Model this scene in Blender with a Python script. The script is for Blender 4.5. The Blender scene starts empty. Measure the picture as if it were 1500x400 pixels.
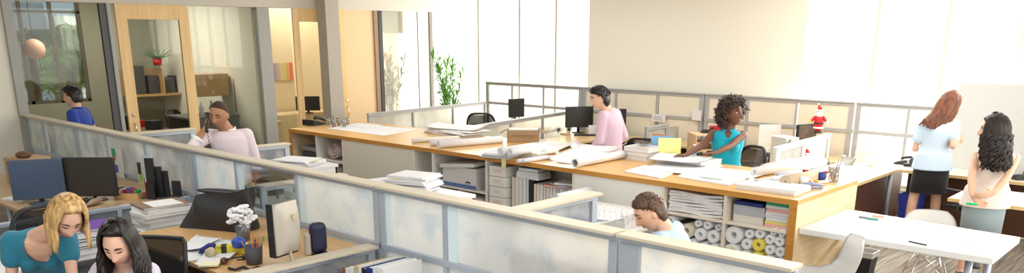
import bpy, bmesh, math, random
from mathutils import Vector, Matrix, noise
from mathutils.bvhtree import BVHTree
PI = math.pi
random.seed(7)
SC = bpy.context.scene
COL = SC.collection

# ---------------------------------------------------------------- camera
FPX, PX, PY, CAMZ = 1168.0, 750.0, 384.0, 2.4
_yaw, _pit, _roll = math.radians(-42.64), math.radians(15.93), math.radians(-0.1)
FWD = Vector((math.sin(_yaw)*math.cos(_pit), math.cos(_yaw)*math.cos(_pit), -math.sin(_pit)))
_right = Vector((math.cos(_yaw), -math.sin(_yaw), 0)); _down = FWD.cross(_right)
CR = math.cos(_roll)*_right + math.sin(_roll)*_down
CD = -math.sin(_roll)*_right + math.cos(_roll)*_down
CAM = Vector((0, 0, CAMZ))
cd = bpy.data.cameras.new('camera'); cam = bpy.data.objects.new('camera', cd); COL.objects.link(cam)
m = Matrix.Identity(4)
for i in range(3):
    m[i][0] = CR[i]; m[i][1] = -CD[i]; m[i][2] = -FWD[i]; m[i][3] = CAM[i]
cam.matrix_world = m
cd.sensor_width = 36; cd.lens = FPX/1500*36; cd.shift_y = (PY-200)/1500; cd.clip_end = 200
SC.camera = cam
def ray(x, y): return (x-PX)/FPX*CR + (y-PY)/FPX*CD + FWD
def P(x, y, ax='z', v=0.0):                      # measured point of the photograph on a plane of the room
    r = ray(x, y); i = 'xyz'.index(ax)
    return CAM + r*((v-CAM[i])/r[i])
def D(x, y, d): return CAM + ray(x, y)*d
# ---------------------------------------------------------------- light
SC.view_settings.view_transform = 'Standard'; SC.view_settings.look = 'None'
SC.view_settings.gamma = 1; SC.view_settings.use_curve_mapping = False
SC.view_settings.exposure = -0.05
SC.cycles.use_denoising = True
SC.cycles.max_bounces = 8; SC.cycles.diffuse_bounces = 4; SC.cycles.transmission_bounces = 6
SC.cycles.transparent_max_bounces = 12; SC.cycles.caustics_reflective = False
SC.cycles.sample_clamp_indirect = 6
w = bpy.data.worlds.new('world'); SC.world = w; w.use_nodes = True
w.node_tree.nodes['Background'].inputs[0].default_value = (1.0, 0.985, 0.95, 1)
w.node_tree.nodes['Background'].inputs[1].default_value = 2.2
def area(name, loc, aim, sx, sy, energy, col=(1, 1, 1)):
    l = bpy.data.lights.new(name, 'AREA'); l.shape = 'RECTANGLE'; l.size = sx; l.size_y = sy
    l.energy = energy; l.color = col
    o = bpy.data.objects.new(name, l); COL.objects.link(o); o.location = loc
    o.rotation_euler = (Vector(aim)-Vector(loc)).to_track_quat('-Z', 'Y').to_euler()
    return o
area('daylight_far_windows', (-2.0, 12.15, 1.9), (-2.0, 0, 1.2), 6.2, 2.8, 620, (1, .96, .88))
area('daylight_far_windows', (-11.2, 12.15, 1.9), (-11.2, 0, 1.2), 4.2, 2.8, 200, (1, .96, .88))
area('daylight_side_windows', (3.4, 7.0, 2.0), (-6, 6.5, .9), 7, 2.4, 230, (1, .96, .9))
for lx, ly, e in ((-3, 2.0, 50), (-7.5, 2.0, 50), (-4.5, 6.0, 34), (-9.5, 6.0, 40), (-8, 9.6, 36), (-4, 9.6, 50), (-1, 4.5, 45)):
    area('ceiling_lamp', (lx, ly, 3.38), (lx, ly, 0), 2.2, 1.0, e, (.96, .98, 1))
for ly, e in ((6.0, 95), (9.8, 62)):
    area('back_room_lamp', (-15.2, ly, 3.3), (-15.2, ly, 0), 1.6, 1.4, e, (1, .93, .82))
area('window_bounce_lamp', (-2.0, -3.4, 2.2), (-6, 6, .6), 7, 2.2, 190, (.88, .94, 1))  # added fill for the near side; the wall behind it has no window

# ---------------------------------------------------------------- materials
MATS = {}
def mat(name, col, rough=.6, metal=0.0, bump=0, bscale=40, var=0, vscale=6, stretch=(1, 1, 1), emit=None, spec=.5, sheen=0):
    if name in MATS: return MATS[name]
    m = bpy.data.materials.new(name); m.use_nodes = True; nt = m.node_tree
    b = nt.nodes['Principled BSDF']
    b.inputs['Base Color'].default_value = (*col, 1); b.inputs['Roughness'].default_value = rough
    b.inputs['Metallic'].default_value = metal; b.inputs['Specular IOR Level'].default_value = spec
    if sheen: b.inputs['Sheen Weight'].default_value = sheen
    if bump or var:
        tc = nt.nodes.new('ShaderNodeTexCoord'); mp = nt.nodes.new('ShaderNodeMapping')
        mp.inputs['Scale'].default_value = stretch; nt.links.new(tc.outputs['Object'], mp.inputs[0])
    if var:
        n = nt.nodes.new('ShaderNodeTexNoise'); n.inputs['Scale'].default_value = vscale; n.inputs['Detail'].default_value = 4
        nt.links.new(mp.outputs[0], n.inputs['Vector'])
        r = nt.nodes.new('ShaderNodeValToRGB')
        r.color_ramp.elements[0].position = .3; r.color_ramp.elements[1].position = .7
        r.color_ramp.elements[0].color = (*[c*(1-var) for c in col], 1)
        r.color_ramp.elements[1].color = (*[min(1, c*(1+var)) for c in col], 1)
        nt.links.new(n.outputs['Fac'], r.inputs[0]); nt.links.new(r.outputs[0], b.inputs['Base Color'])
    if bump:
        n = nt.nodes.new('ShaderNodeTexNoise'); n.inputs['Scale'].default_value = bscale; n.inputs['Detail'].default_value = 3
        nt.links.new(mp.outputs[0], n.inputs['Vector'])
        bp = nt.nodes.new('ShaderNodeBump'); bp.inputs['Strength'].default_value = bump; bp.inputs['Distance'].default_value = .01
        nt.links.new(n.outputs['Fac'], bp.inputs['Height']); nt.links.new(bp.outputs[0], b.inputs['Normal'])
    if emit:
        b.inputs['Emission Color'].default_value = (*col, 1); b.inputs['Emission Strength'].default_value = emit
    MATS[name] = m; return m
def glassy(name, col, refl=.08, rough=0.02, solid=0.0, solidcol=None, fres=.5):
    if name in MATS: return MATS[name]
    m = bpy.data.materials.new(name); m.use_nodes = True; nt = m.node_tree; nt.nodes.clear()
    o = nt.nodes.new('ShaderNodeOutputMaterial'); t = nt.nodes.new('ShaderNodeBsdfTransparent'); t.inputs[0].default_value = (*col, 1)
    g = nt.nodes.new('ShaderNodeBsdfGlossy'); g.inputs['Roughness'].default_value = rough
    lw = nt.nodes.new('ShaderNodeLayerWeight'); lw.inputs[0].default_value = .25
    ad = nt.nodes.new('ShaderNodeMath'); ad.operation = 'MULTIPLY_ADD'; ad.inputs[1].default_value = fres; ad.inputs[2].default_value = refl
    nt.links.new(lw.outputs['Fresnel'], ad.inputs[0])
    mx = nt.nodes.new('ShaderNodeMixShader'); nt.links.new(ad.outputs[0], mx.inputs[0])
    nt.links.new(t.outputs[0], mx.inputs[1]); nt.links.new(g.outputs[0], mx.inputs[2]); last = mx
    if solid:
        d = nt.nodes.new('ShaderNodeBsdfDiffuse'); d.inputs[0].default_value = (*solidcol, 1)
        m2 = nt.nodes.new('ShaderNodeMixShader'); m2.inputs[0].default_value = solid
        nt.links.new(mx.outputs[0], m2.inputs[1]); nt.links.new(d.outputs[0], m2.inputs[2]); last = m2
    nt.links.new(last.outputs[0], o.inputs[0]); MATS[name] = m; return m
def frosted(name, col, dcol, solid=.45, rough=.42, blot=None):
    if name in MATS: return MATS[name]
    m = bpy.data.materials.new(name); m.use_nodes = True; nt = m.node_tree; nt.nodes.clear()
    L = nt.links.new
    o = nt.nodes.new('ShaderNodeOutputMaterial')
    tc = nt.nodes.new('ShaderNodeTexCoord'); n = nt.nodes.new('ShaderNodeTexNoise'); n.inputs['Scale'].default_value = 130; n.inputs['Detail'].default_value = 2
    L(tc.outputs['Object'], n.inputs['Vector'])
    n2 = nt.nodes.new('ShaderNodeTexNoise'); n2.inputs['Scale'].default_value = 2.6; n2.inputs['Detail'].default_value = 5; L(tc.outputs['Object'], n2.inputs['Vector'])
    bp = nt.nodes.new('ShaderNodeBump'); bp.inputs['Strength'].default_value = .35; bp.inputs['Distance'].default_value = .004; L(n.outputs['Fac'], bp.inputs['Height'])
    rf = nt.nodes.new('ShaderNodeBsdfRefraction'); rf.inputs['IOR'].default_value = 1.12; rf.inputs['Roughness'].default_value = rough; rf.inputs[0].default_value = (*col, 1); L(bp.outputs[0], rf.inputs['Normal'])
    d = nt.nodes.new('ShaderNodeBsdfDiffuse'); d.inputs[0].default_value = (*dcol, 1)
    tr = nt.nodes.new('ShaderNodeBsdfTranslucent')
    n3 = nt.nodes.new('ShaderNodeTexNoise'); n3.inputs['Scale'].default_value = 3.1; n3.inputs['Detail'].default_value = 9; n3.inputs['Roughness'].default_value = .65; L(tc.outputs['Object'], n3.inputs['Vector'])
    cr_ = nt.nodes.new('ShaderNodeValToRGB'); cr_.color_ramp.elements[0].position = .42; cr_.color_ramp.elements[1].position = .62
    cr_.color_ramp.elements[0].color = (*(blot or (dcol[0]*.84, dcol[1]*.89, dcol[2]*.96)), 1)
    if blot: cr_.color_ramp.elements[0].position = .34; cr_.color_ramp.elements[1].position = .52; cr_.color_ramp.elements[1].color = (*[min(1, c*1.08) for c in dcol], 1)
    L(n3.outputs['Fac'], cr_.inputs[0]); L(cr_.outputs[0], d.inputs[0]); L(cr_.outputs[0], tr.inputs[0])
    a = nt.nodes.new('ShaderNodeMixShader'); a.inputs[0].default_value = .6; L(d.outputs[0], a.inputs[1]); L(tr.outputs[0], a.inputs[2])
    mr = nt.nodes.new('ShaderNodeMapRange'); mr.inputs[1].default_value = .3; mr.inputs[2].default_value = .7
    mr.inputs[3].default_value = solid-.14; mr.inputs[4].default_value = solid+.14; L(n2.outputs['Fac'], mr.inputs[0])
    b = nt.nodes.new('ShaderNodeMixShader'); L(mr.outputs[0], b.inputs[0]); L(rf.outputs[0], b.inputs[1]); L(a.outputs[0], b.inputs[2])
    gl = nt.nodes.new('ShaderNodeBsdfGlossy'); gl.inputs['Roughness'].default_value = .3; L(bp.outputs[0], gl.inputs['Normal'])
    c = nt.nodes.new('ShaderNodeMixShader'); c.inputs[0].default_value = .08; L(b.outputs[0], c.inputs[1]); L(gl.outputs[0], c.inputs[2])
    L(c.outputs[0], o.inputs[0]); MATS[name] = m; return m
def wood(name, c1, c2, axis='x', rough=.4, scale=3):
    if name in MATS: return MATS[name]
    m = bpy.data.materials.new(name); m.use_nodes = True; nt = m.node_tree; b = nt.nodes['Principled BSDF']
    b.inputs['Roughness'].default_value = rough
    tc = nt.nodes.new('ShaderNodeTexCoord'); mp = nt.nodes.new('ShaderNodeMapping')
    mp.inputs['Scale'].default_value = {'x': (.6, 9, 9), 'y': (9, .6, 9), 'z': (9, 9, .6)}[axis]
    n = nt.nodes.new('ShaderNodeTexNoise'); n.inputs['Scale'].default_value = scale; n.inputs['Detail'].default_value = 6
    r = nt.nodes.new('ShaderNodeValToRGB'); r.color_ramp.elements[0].color = (*c1, 1); r.color_ramp.elements[1].color = (*c2, 1)
    r.color_ramp.elements[0].position = .3; r.color_ramp.elements[1].position = .72
    nt.links.new(tc.outputs['Object'], mp.inputs[0]); nt.links.new(mp.outputs[0], n.inputs['Vector'])
    nt.links.new(n.outputs['Fac'], r.inputs[0]); nt.links.new(r.outputs[0], b.inputs['Base Color'])
    MATS[name] = m; return m

def planks(name):
    m = bpy.data.materials.new(name); m.use_nodes = True; nt = m.node_tree; b = nt.nodes['Principled BSDF']; L = nt.links.new
    b.inputs['Roughness'].default_value = .6; b.inputs['Specular IOR Level'].default_value = .07
    tc = nt.nodes.new('ShaderNodeTexCoord'); mp = nt.nodes.new('ShaderNodeMapping'); mp.inputs['Rotation'].default_value = (0, 0, PI/2)
    L(tc.outputs['Object'], mp.inputs[0])
    br = nt.nodes.new('ShaderNodeTexBrick'); br.inputs['Scale'].default_value = 1; br.inputs['Brick Width'].default_value = 1.2; br.inputs['Row Height'].default_value = .12
    br.inputs['Mortar Size'].default_value = .003; br.inputs['Color1'].default_value = (.31, .27, .23, 1); br.inputs['Color2'].default_value = (.42, .38, .33, 1); br.inputs['Mortar'].default_value = (.2, .17, .14, 1)
    L(mp.outputs[0], br.inputs['Vector'])
    m2 = nt.nodes.new('ShaderNodeMapping'); m2.inputs['Scale'].default_value = (30, 1.2, 1); L(tc.outputs['Object'], m2.inputs[0])
    n = nt.nodes.new('ShaderNodeTexNoise'); n.inputs['Scale'].default_value = 1.5; n.inputs['Detail'].default_value = 5; L(m2.outputs[0], n.inputs['Vector'])
    r = nt.nodes.new('ShaderNodeValToRGB'); r.color_ramp.elements[0].color = (.5, .5, .5, 1); r.color_ramp.elements[1].color = (1.25, 1.22, 1.18, 1)
    r.color_ramp.elements[0].position = .35; r.color_ramp.elements[1].position = .65; L(n.outputs['Fac'], r.inputs[0])
    mx = nt.nodes.new('ShaderNodeMix'); mx.data_type = 'RGBA'; mx.blend_type = 'MULTIPLY'; mx.inputs[0].default_value = 1
    L(br.outputs[0], mx.inputs[6]); L(r.outputs[0], mx.inputs[7]); L(mx.outputs[2], b.inputs['Base Color'])
    return m
ALU = mat('brushed_aluminium', (.50, .56, .65), .4, .4)
ALU_D = mat('grey_steel', (.40, .42, .45), .4, .4)
CAP = mat('beige_cap', (.66, .58, .45), .5)
FROST = frosted('frosted_glass', (.96, .97, .96), (.90, .91, .90), .60, .42, (.68, .79, .88))  # glow of light coming through put into the pale colour
FROST_L = frosted('frosted_glass_smoky', (.88, .90, .88), (.66, .69, .66), .46)  # same glass; dark wall showing through put into the colour
FROST_W = frosted('frosted_glass_warm', (1, .97, .9), (.88, .84, .74), .5)
REFL_STRIP = mat('pale_acrylic', (.74, .87, .93), .3)  # bluish reflection at the pane edge, as a colour
CLEAR = glassy('clear_glass', (.93, .96, .95), .04)
GLASSW = glassy('room_glass', (.84, .86, .82), .012, fres=.12)
WOODT = wood('oak_top', (.66, .35, .10), (.82, .50, .19), 'x', .3)
WOODE = wood('oak_edge', (.48, .20, .03), (.62, .29, .055), 'x', .42)
BIRCH = wood('birch_panel', (.78, .58, .34), (.88, .70, .46), 'y', .5)
DOORW = wood('maple_door', (.80, .52, .22), (.90, .64, .32), 'z', .4)
CREAM = mat('cream_laminate', (.74, .67, .56), .5)
OFFW = mat('offwhite_laminate', (.78, .76, .70), .5)
WHITE = mat('white_gloss', (.80, .80, .79), .3)
PAPER = mat('white_paper', (.78, .78, .79), .8, bump=.1, bscale=15)
PAPER2 = mat('offwhite_paper', (.80, .77, .72), .8)
PAPERE = mat('paper_edges', (.74, .74, .76), .8, var=.12, vscale=9, stretch=(1, 1, 40))
BLACK = mat('black_plastic', (.018, .018, .02), .45)
DGREY = mat('dark_grey_plastic', (.06, .06, .065), .5)
MGREY = mat('mid_grey_plastic', (.28, .28, .29), .5)
MESH = glassy('chair_mesh', (.22, .22, .22), .0, .6, .62, (.03, .03, .03))
SCREEN = mat('screen_off', (.03, .027, .025), .25)
SCREENB = mat('screen_blue', (.035, .065, .12), .3)  # bluish reflection put into the screen colour
CHROME = mat('chrome', (.8, .8, .82), .15, 1)
CARD = mat('cardboard', (.55, .38, .22), .75)
RED = mat('red', (.6, .02, .03), .5); GREEN = mat('green', (.03, .42, .16), .5); BLUE = mat('blue', (.05, .12, .5), .5)
YELLOW = mat('yellow', (.85, .66, .05), .5); ORANGE = mat('orange', (.85, .22, .03), .5); PURPLE = mat('purple', (.13, .04, .3), .6)
TAN = mat('tan_card', (.62, .52, .32), .7); NAVY = mat('navy_blue', (.015, .03, .22), .5)
BROWN = mat('brown_panel', (.10, .038, .018), .5)

# ---------------------------------------------------------------- builders
class B:
    def __init__(s): s.bm = bmesh.new()
    def box(s, x0, x1, y0, y1, z0, z1, M=None):
        vs = [s.bm.verts.new((M @ Vector(p)) if M else p) for p in ((x0, y0, z0), (x1, y0, z0), (x1, y1, z0), (x0, y1, z0), (x0, y0, z1), (x1, y0, z1), (x1, y1, z1), (x0, y1, z1))]
        for f in ((0, 3, 2, 1), (4, 5, 6, 7), (0, 1, 5, 4), (1, 2, 6, 5), (2, 3, 7, 6), (3, 0, 4, 7)): s.bm.faces.new([vs[i] for i in f])
        return s
    def ring(s, c, u, v, ru, rv, n): return [s.bm.verts.new(c+u*(ru*math.cos(2*PI*i/n))+v*(rv*math.sin(2*PI*i/n))) for i in range(n)]
    def join(s, a, b):
        n = len(a)
        for i in range(n): s.bm.faces.new((a[i], a[(i+1) % n], b[(i+1) % n], b[i]))
    def tube(s, pts, r, n=8, flat=1.0, cap=True):
        pts = [Vector(p) for p in pts]; rs = r if isinstance(r, (list, tuple)) else [r]*len(pts)
        prev = None; u = None
        for i, p in enumerate(pts):
            t = (pts[min(i+1, len(pts)-1)]-pts[max(i-1, 0)])
            t = t.normalized() if t.length > 1e-9 else Vector((0, 0, 1))
            if u is None: u = t.orthogonal().normalized()
            else:
                u = u-t*u.dot(t); u = u.normalized() if u.length > 1e-6 else t.orthogonal().normalized()
            v = t.cross(u); rg = s.ring(p, u, v, rs[i], rs[i]*flat, n)
            if prev: s.join(prev, rg)
            elif cap: s.bm.faces.new(rg[::-1])
            prev = rg
        if cap: s.bm.faces.new(prev)
        return s
    def cone(s, a, b, ra, rb, n=12):               # tapered capsule
        a = Vector(a); b = Vector(b); d = b-a
        t = d.normalized() if d.length > 1e-6 else Vector((0, 0, 1))
        P_, R_ = [], []
        for k in range(4):
            q = PI/2*(k+.15)/4; P_.append(a-t*ra*math.cos(q)); R_.append(ra*math.sin(q))
        P_.append(a); R_.append(ra); P_.append(b); R_.append(rb)
        for k in range(3, -1, -1):
            q = PI/2*(k+.15)/4; P_.append(b+t*rb*math.cos(q)); R_.append(rb*math.sin(q))
        u = t.orthogonal().normalized(); v = t.cross(u); prev = None
        for p, r in zip(P_, R_):
            rg = s.ring(p, u, v, r, r, n)
            if prev: s.join(prev, rg)
            else: s.bm.faces.new(rg[::-1])
            prev = rg
        s.bm.faces.new(prev); return s
    def ell(s, c, rx, ry, rz, M=None, n=12):
        c = Vector(c); mm = Matrix.Translation(c) @ (M.to_4x4() if M else Matrix.Identity(4)) @ Matrix.Diagonal((rx, ry, rz, 1))
        bmesh.ops.create_uvsphere(s.bm, u_segments=n, v_segments=max(6, n*2//3), radius=1, matrix=mm); return s
    def lathe(s, prof, c=(0, 0, 0), n=20, cap=True):
        prev = None; X, Y = Vector((1, 0, 0)), Vector((0, 1, 0)); c = Vector(c)
        for r, z in prof:
            rg = s.ring(c+Vector((0, 0, z)), X, Y, max(r, 1e-4), max(r, 1e-4), n)
            if prev: s.join(prev, rg)
            elif cap: s.bm.faces.new(rg[::-1])
            prev = rg
        if cap: s.bm.faces.new(prev)
        return s
    def loft(s, rings, cap=True):                 # rings: (centre, u, v, ru, rv)
        prev = None
        for c, u, v, ru, rv in rings:
            rg = s.ring(c, u, v, ru, rv, 24)
            if prev: s.join(prev, rg)
            elif cap: s.bm.faces.new(rg[::-1])
            prev = rg
        if cap: s.bm.faces.new(prev)
        return s
    def prism(s, poly, z0, z1, M=None):
        a = [s.bm.verts.new((M @ Vector((x, y, z0))) if M else (x, y, z0)) for x, y in poly]
        b = [s.bm.verts.new((M @ Vector((x, y, z1))) if M else (x, y, z1)) for x, y in poly]
        s.bm.faces.new(a[::-1]); s.bm.faces.new(b); s.join(a, b); return s
    def slab(s, f, nu, nv, th, up=None):         # closed sheet of even thickness under the surface f
        g = [[Vector(f(i/nu, j/nv)) for j in range(nv+1)] for i in range(nu+1)]; d = up or Vector((0, 0, 1))
        top = [[s.bm.verts.new(p) for p in row] for row in g]
        if callable(d): bot = [[s.bm.verts.new(g[i][j]-d(i/nu, j/nv)*th) for j in range(nv+1)] for i in range(nu+1)]
        else: bot = [[s.bm.verts.new(p-d*th) for p in row] for row in g]
        for i in range(nu):
            for j in range(nv):
                s.bm.faces.new((top[i][j], top[i+1][j], top[i+1][j+1], top[i][j+1])); s.bm.faces.new((bot[i][j], bot[i][j+1], bot[i+1][j+1], bot[i+1][j]))
            s.bm.faces.new((top[i][0], bot[i][0], bot[i+1][0], top[i+1][0])); s.bm.faces.new((top[i][nv], top[i+1][nv], bot[i+1][nv], bot[i][nv]))
        for j in range(nv):
            s.bm.faces.new((top[0][j], top[0][j+1], bot[0][j+1], bot[0][j])); s.bm.faces.new((top[nu][j], bot[nu][j], bot[nu][j+1], top[nu][j+1]))
        return s
    def grid(s, f, nu, nv, thick=0):
        g = [[s.bm.verts.new(f(i/nu, j/nv)) for j in range(nv+1)] for i in range(nu+1)]
        for i in range(nu):
            for j in range(nv): s.bm.faces.new((g[i][j], g[i+1][j], g[i+1][j+1], g[i][j+1]))
        if thick: bmesh.ops.solidify(s.bm, geom=s.bm.faces[:], thickness=thick)
        return s
    def build(s, name, m, parent=None, smooth=False, bevel=0):
        bmesh.ops.recalc_face_normals(s.bm, faces=s.bm.faces[:])
        me = bpy.data.meshes.new(name); s.bm.to_mesh(me); s.bm.free()
        me.materials.append(m)
        if smooth:
            for p in me.polygons: p.use_smooth = True
        o = bpy.data.objects.new(name, me); COL.objects.link(o)
        if parent: o.parent = parent
        if bevel:
            bv = o.modifiers.new('bevel', 'BEVEL'); bv.width = bevel; bv.segments = 2; bv.limit_method = 'ANGLE'
        return o
def remesh(o, vox, sm=4):
    r = o.modifiers.new('r', 'REMESH'); r.mode = 'VOXEL'; r.voxel_size = vox; r.use_smooth_shade = True
    if sm: q = o.modifiers.new('s', 'SMOOTH'); q.factor = .5; q.iterations = sm
    dg = bpy.context.evaluated_depsgraph_get(); me = bpy.data.meshes.new_from_object(o.evaluated_get(dg))
    old = o.data; o.modifiers.clear(); o.data = me
    if not me.materials: me.materials.append(old.materials[0])
    me.name = old.name
    for p in me.polygons: p.use_smooth = True
def thing(name, label, cat, loc=(0, 0, 0), rz=0, group=None):
    o = bpy.data.objects.new(name, None); COL.objects.link(o); o.location = loc; o.rotation_euler = (0, 0, rz)
    o.empty_display_size = .1
    o['label'] = label; o['category'] = cat
    if group: o['group'] = group
    return o
def tag(o, label, cat, group=None, kind=None):
    o['label'] = label; o['category'] = cat
    if group: o['group'] = group
    if kind: o['kind'] = kind
    return o
def put(o, loc, rz=0): o.location = loc; o.rotation_euler = (0, 0, rz); return o
def struct(name, b, m, **k): o = b.build(name, m, **k); o['kind'] = 'structure'; return o
def dup(root, loc=None, rz=None, label=None):
    r = root.copy(); COL.objects.link(r)
    if loc is not None: r.location = loc
    if rz is not None: r.rotation_euler = (0, 0, rz)
    if label: r['label'] = label
    def rec(a, b):
        for ch in list(a.children):
            c = ch.copy(); COL.objects.link(c); c.parent = b; rec(ch, c)
    rec(root, r); return r

# ================================================================ THE ROOM
struct('floor', B().box(-21, 4, -4, 12.1, -.1, 0), planks('plank_floor'))
struct('ceiling', B().box(-21, 4, -4, 12.1, 3.5, 3.6), mat('ceiling_white', (.8, .78, .74), .8))
WALLM = mat('cream_wall', (.94, .90, .79), .85, bump=.05, bscale=60)
PEACH = mat('peach_wall', (.86, .62, .38), .8)
OLIVE = mat('olive_grey_wall', (.34, .33, .26), .8)
HEADM = mat('greige_header', (.66, .62, .54), .6)
FRAMEG = mat('window_frame_grey', (.42, .42, .40), .5)
PALEF = mat('pale_mullion', (.72, .68, .58), .5)
wf = B(); wf.box(-9.09, -5.09, 11.9, 12.1, 0, 3.5)
wf.box(-13.3, -9.09, 11.9, 12.1, 0, .3); wf.box(-5.09, 4, 11.9, 12.1, 0, .3)
wf.box(-13.3, -9.09, 11.9, 12.1, 3.3, 3.5); wf.box(-5.09, 4, 11.9, 12.1, 3.3, 3.5)
struct('wall_far', wf, WALLM)
def win_far(n, x0, x1, xs):
    f = B()
    for x in xs: f.box(x-.022, x+.022, 11.95, 12.02, .3, 3.3)
    f.box(x0, x1, 11.95, 12.02, .3, .35); f.box(x0, x1, 11.95, 12.02, 3.25, 3.3)
    o = struct('window_%d' % n, f, PALEF)
    B().box(x0, x1, 11.98, 11.99, .35, 3.25).build('pane', glassy('far_glass', (.99, .99, .98), .02), o)
win_far(1, -13.3, -9.09, (-11.95, -10.82, -9.9)); win_far(2, -5.09, 4, (-4.1, -3.2, -2.33, -1.45, -.55, .35, 1.25, 2.2, 3.1))
struct('wall_right', B().box(3.9, 4, -4, 12.1, 0, .5).box(3.9, 4, -4, 12.1, 3.2, 3.5).box(3.9, 4, -4, 2.5, .5, 3.2).box(3.9, 4, 10.8, 12.1, .5, 3.2), WALLM)
f = B()
for y in (2.5, 4.1, 5.7, 7.4, 9.1, 10.8): f.box(3.92, 3.98, y-.03, y+.03, .5, 3.2)
o = struct('window_3', f, PALEF); B().box(3.945, 3.955, 2.5, 10.8, .5, 3.2).build('pane', glassy('far_glass', (1, 1, 1)), o)
struct('wall_near', B().box(-21, 4, -4.1, -4, 0, 3.5), WALLM)
# glazed wall of the back rooms, plane x = -13.2
XG = -13.2
def gy(px, py=100): return P(px, py, 'x', XG).y
yl0, yl1 = gy(20, 0), gy(163, 0)
struct('wall_left', B().box(XG-.12, XG, -4, P(4, 30, 'x', XG).y, 0, 3.5), WALLM)
struct('trim_1', B().box(XG-.14, XG+.03, -4, 11.9, 2.85, 3.12).box(XG-.12, XG, -4, 11.9, 3.12, 3.5), HEADM)
def post(n, a, b, m=FRAMEG, x=.06): struct('trim_%d' % n, B().box(XG-x, XG+x, a, b, 0, 2.85), m, bevel=.006)
post(2, P(4, 30, 'x', XG).y, P(19, 30, 'x', XG).y, FRAMEG)
post(3, P(160, 60, 'x', XG).y, P(166, 60, 'x', XG).y, FRAMEG); post(4, P(152, 60, 'x', XG).y-.02, P(160, 60, 'x', XG).y, mat('dark_gasket', (.10, .10, .11), .5), .03)
post(5, gy(380.5), gy(398), FRAMEG)
post(6, gy(555), gy(560.5), BLACK, .05); post(7, gy(549), gy(555), mat('bronze_strip', (.32, .20, .12), .5), .04)
post(8, gy(628.5), gy(633), mat('bronze_post', (.25, .21, .18), .5), .05)
post(9, gy(613), gy(628.5), mat('white_jamb', (.92, .90, .86), .6), .02)
def pane(n, a, b, m=GLASSW, z1=2.85):
    struct('window_%d' % n, B().box(XG-.008, XG+.008, a, b, 0.05, z1), m)
pane(4, P(19, 30, 'x', XG).y, P(152, 60, 'x', XG).y-.02)
pane(5, gy(285), gy(380.5)); pane(6, gy(398), gy(430))
pane(7, gy(560.5), gy(613), CLEAR)
struct('wall_peach', B().box(XG-.03, XG+.01, gy(508), gy(549), 0, 2.85), PEACH)
def glass_door(n, a, b, st=.17):
    fr = B(); fr.box(XG-.025, XG+.025, a, a+st, 0, 2.85); fr.box(XG-.025, XG+.025, b-st, b, 0, 2.85)
    fr.box(XG-.025, XG+.025, a+st, b-st, 2.62, 2.85); fr.box(XG-.025, XG+.025, a+st, b-st, 0, .25)
    o = struct('door_%d' % n, fr, DOORW, bevel=.004)
    B().box(XG-.005, XG+.005, a+st, b-st, .25, 2.62).build('pane', GLASSW, o)
    return o
d1 = glass_door(1, gy(166, 6), gy(273.8, 9)); d2 = glass_door(2, gy(433), gy(508), .13)
def handle(door, y):
    B().tube([(XG+.03, y, 1.02), (XG+.07, y, 1.02), (XG+.07, y, .86), (XG+.03, y, .86)], .009).build('door_handle', CHROME, door, True)
    B().tube([(XG+.024, y, 1.15), (XG+.036, y, 1.15)], .022, 12).build('lock_cylinder', CHROME, door, True)
handle(d1, gy(166, 6)+.08); handle(d2, gy(508)-.06)
# back rooms
XB = -17.2
struct('wall_back', B().box(XB-.1, XB, -4, P(15, 50, 'x', XB).y, 0, 3.5)
       .box(XB-.1, XB, P(15, 50, 'x', XB).y, P(121, 50, 'x', XB).y, 0, 1.1).box(XB-.1, XB, P(15, 50, 'x', XB).y, P(121, 50, 'x', XB).y, 3.3, 3.5)
       .box(XB-.1, XB, P(121, 50, 'x', XB).y, P(240, 50, 'x', XB).y, 0, 3.5)
       .box(XB-.1, XB, P(240, 50, 'x', XB).y, P(266, 50, 'x', XB).y, 0, 1.75).box(XB-.1, XB, P(240, 50, 'x', XB).y, P(266, 50, 'x', XB).y, 3.1, 3.5)
       .box(XB-.1, XB, P(266, 50, 'x', XB).y, P(308, 50, 'x', XB).y, 0, 3.5)
       .box(XB-.1, XB, P(308, 50, 'x', XB).y, P(354, 50, 'x', XB).y, 0, 1.75).box(XB-.1, XB, P(308, 50, 'x', XB).y, P(354, 50, 'x', XB).y, 3.1, 3.5)
       .box(XB-.1, XB, P(354, 50, 'x', XB).y, 12.1, 0, 3.5), OLIVE)
f = B(); ya, yb = P(15, 50, 'x', XB).y, P(121, 50, 'x', XB).y
for y in (ya+.03, P(34, 50, 'x', XB).y, P(79, 50, 'x', XB).y, yb-.03): f.box(XB-.08, XB-.02, y-.03, y+.03, 1.1, 3.3)
f.box(XB-.08, XB-.02, ya, yb, 2.78, 2.83); f.box(XB-.08, XB-.02, ya, yb, 1.1, 1.16)
o = struct('window_8', f, mat('bronze_mullion', (.12, .10, .07), .5)); B().box(XB-.06, XB-.05, ya, yb, 1.1, 3.3).build('pane', CLEAR, o)
for n, a, b in ((9, 240, 266), (10, 308, 354)):
    a, b = P(a, 50, 'x', XB).y, P(b, 50, 'x', XB).y
    f = B().box(XB-.08, XB-.02, a, a+.04, 1.75, 3.1).box(XB-.08, XB-.02, b-.04, b, 1.75, 3.1).box(XB-.08, XB-.02, (a+b)/2-.02, (a+b)/2+.02, 1.75, 3.1)
    o = struct('window_%d' % n, f, FRAMEG); B().box(XB-.06, XB-.05, a, b, 1.75, 3.1).build('pane', CLEAR, o)
    tag(B().box(XB-.015, XB-.005, a, b, 2.35, 2.85).build('roller_blind', mat('grey_blind', (.45, .44, .38), .8)), 'grey roller blind half down in the %s back window seen through the glass' % ('narrow' if n == 9 else 'wide'), 'blind')
struct('wall_niche', B().box(XG-1.3, XG-1.25, gy(549), 11.9, 0, 3.5), mat('niche_cream', (.82, .70, .50), .8))
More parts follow.
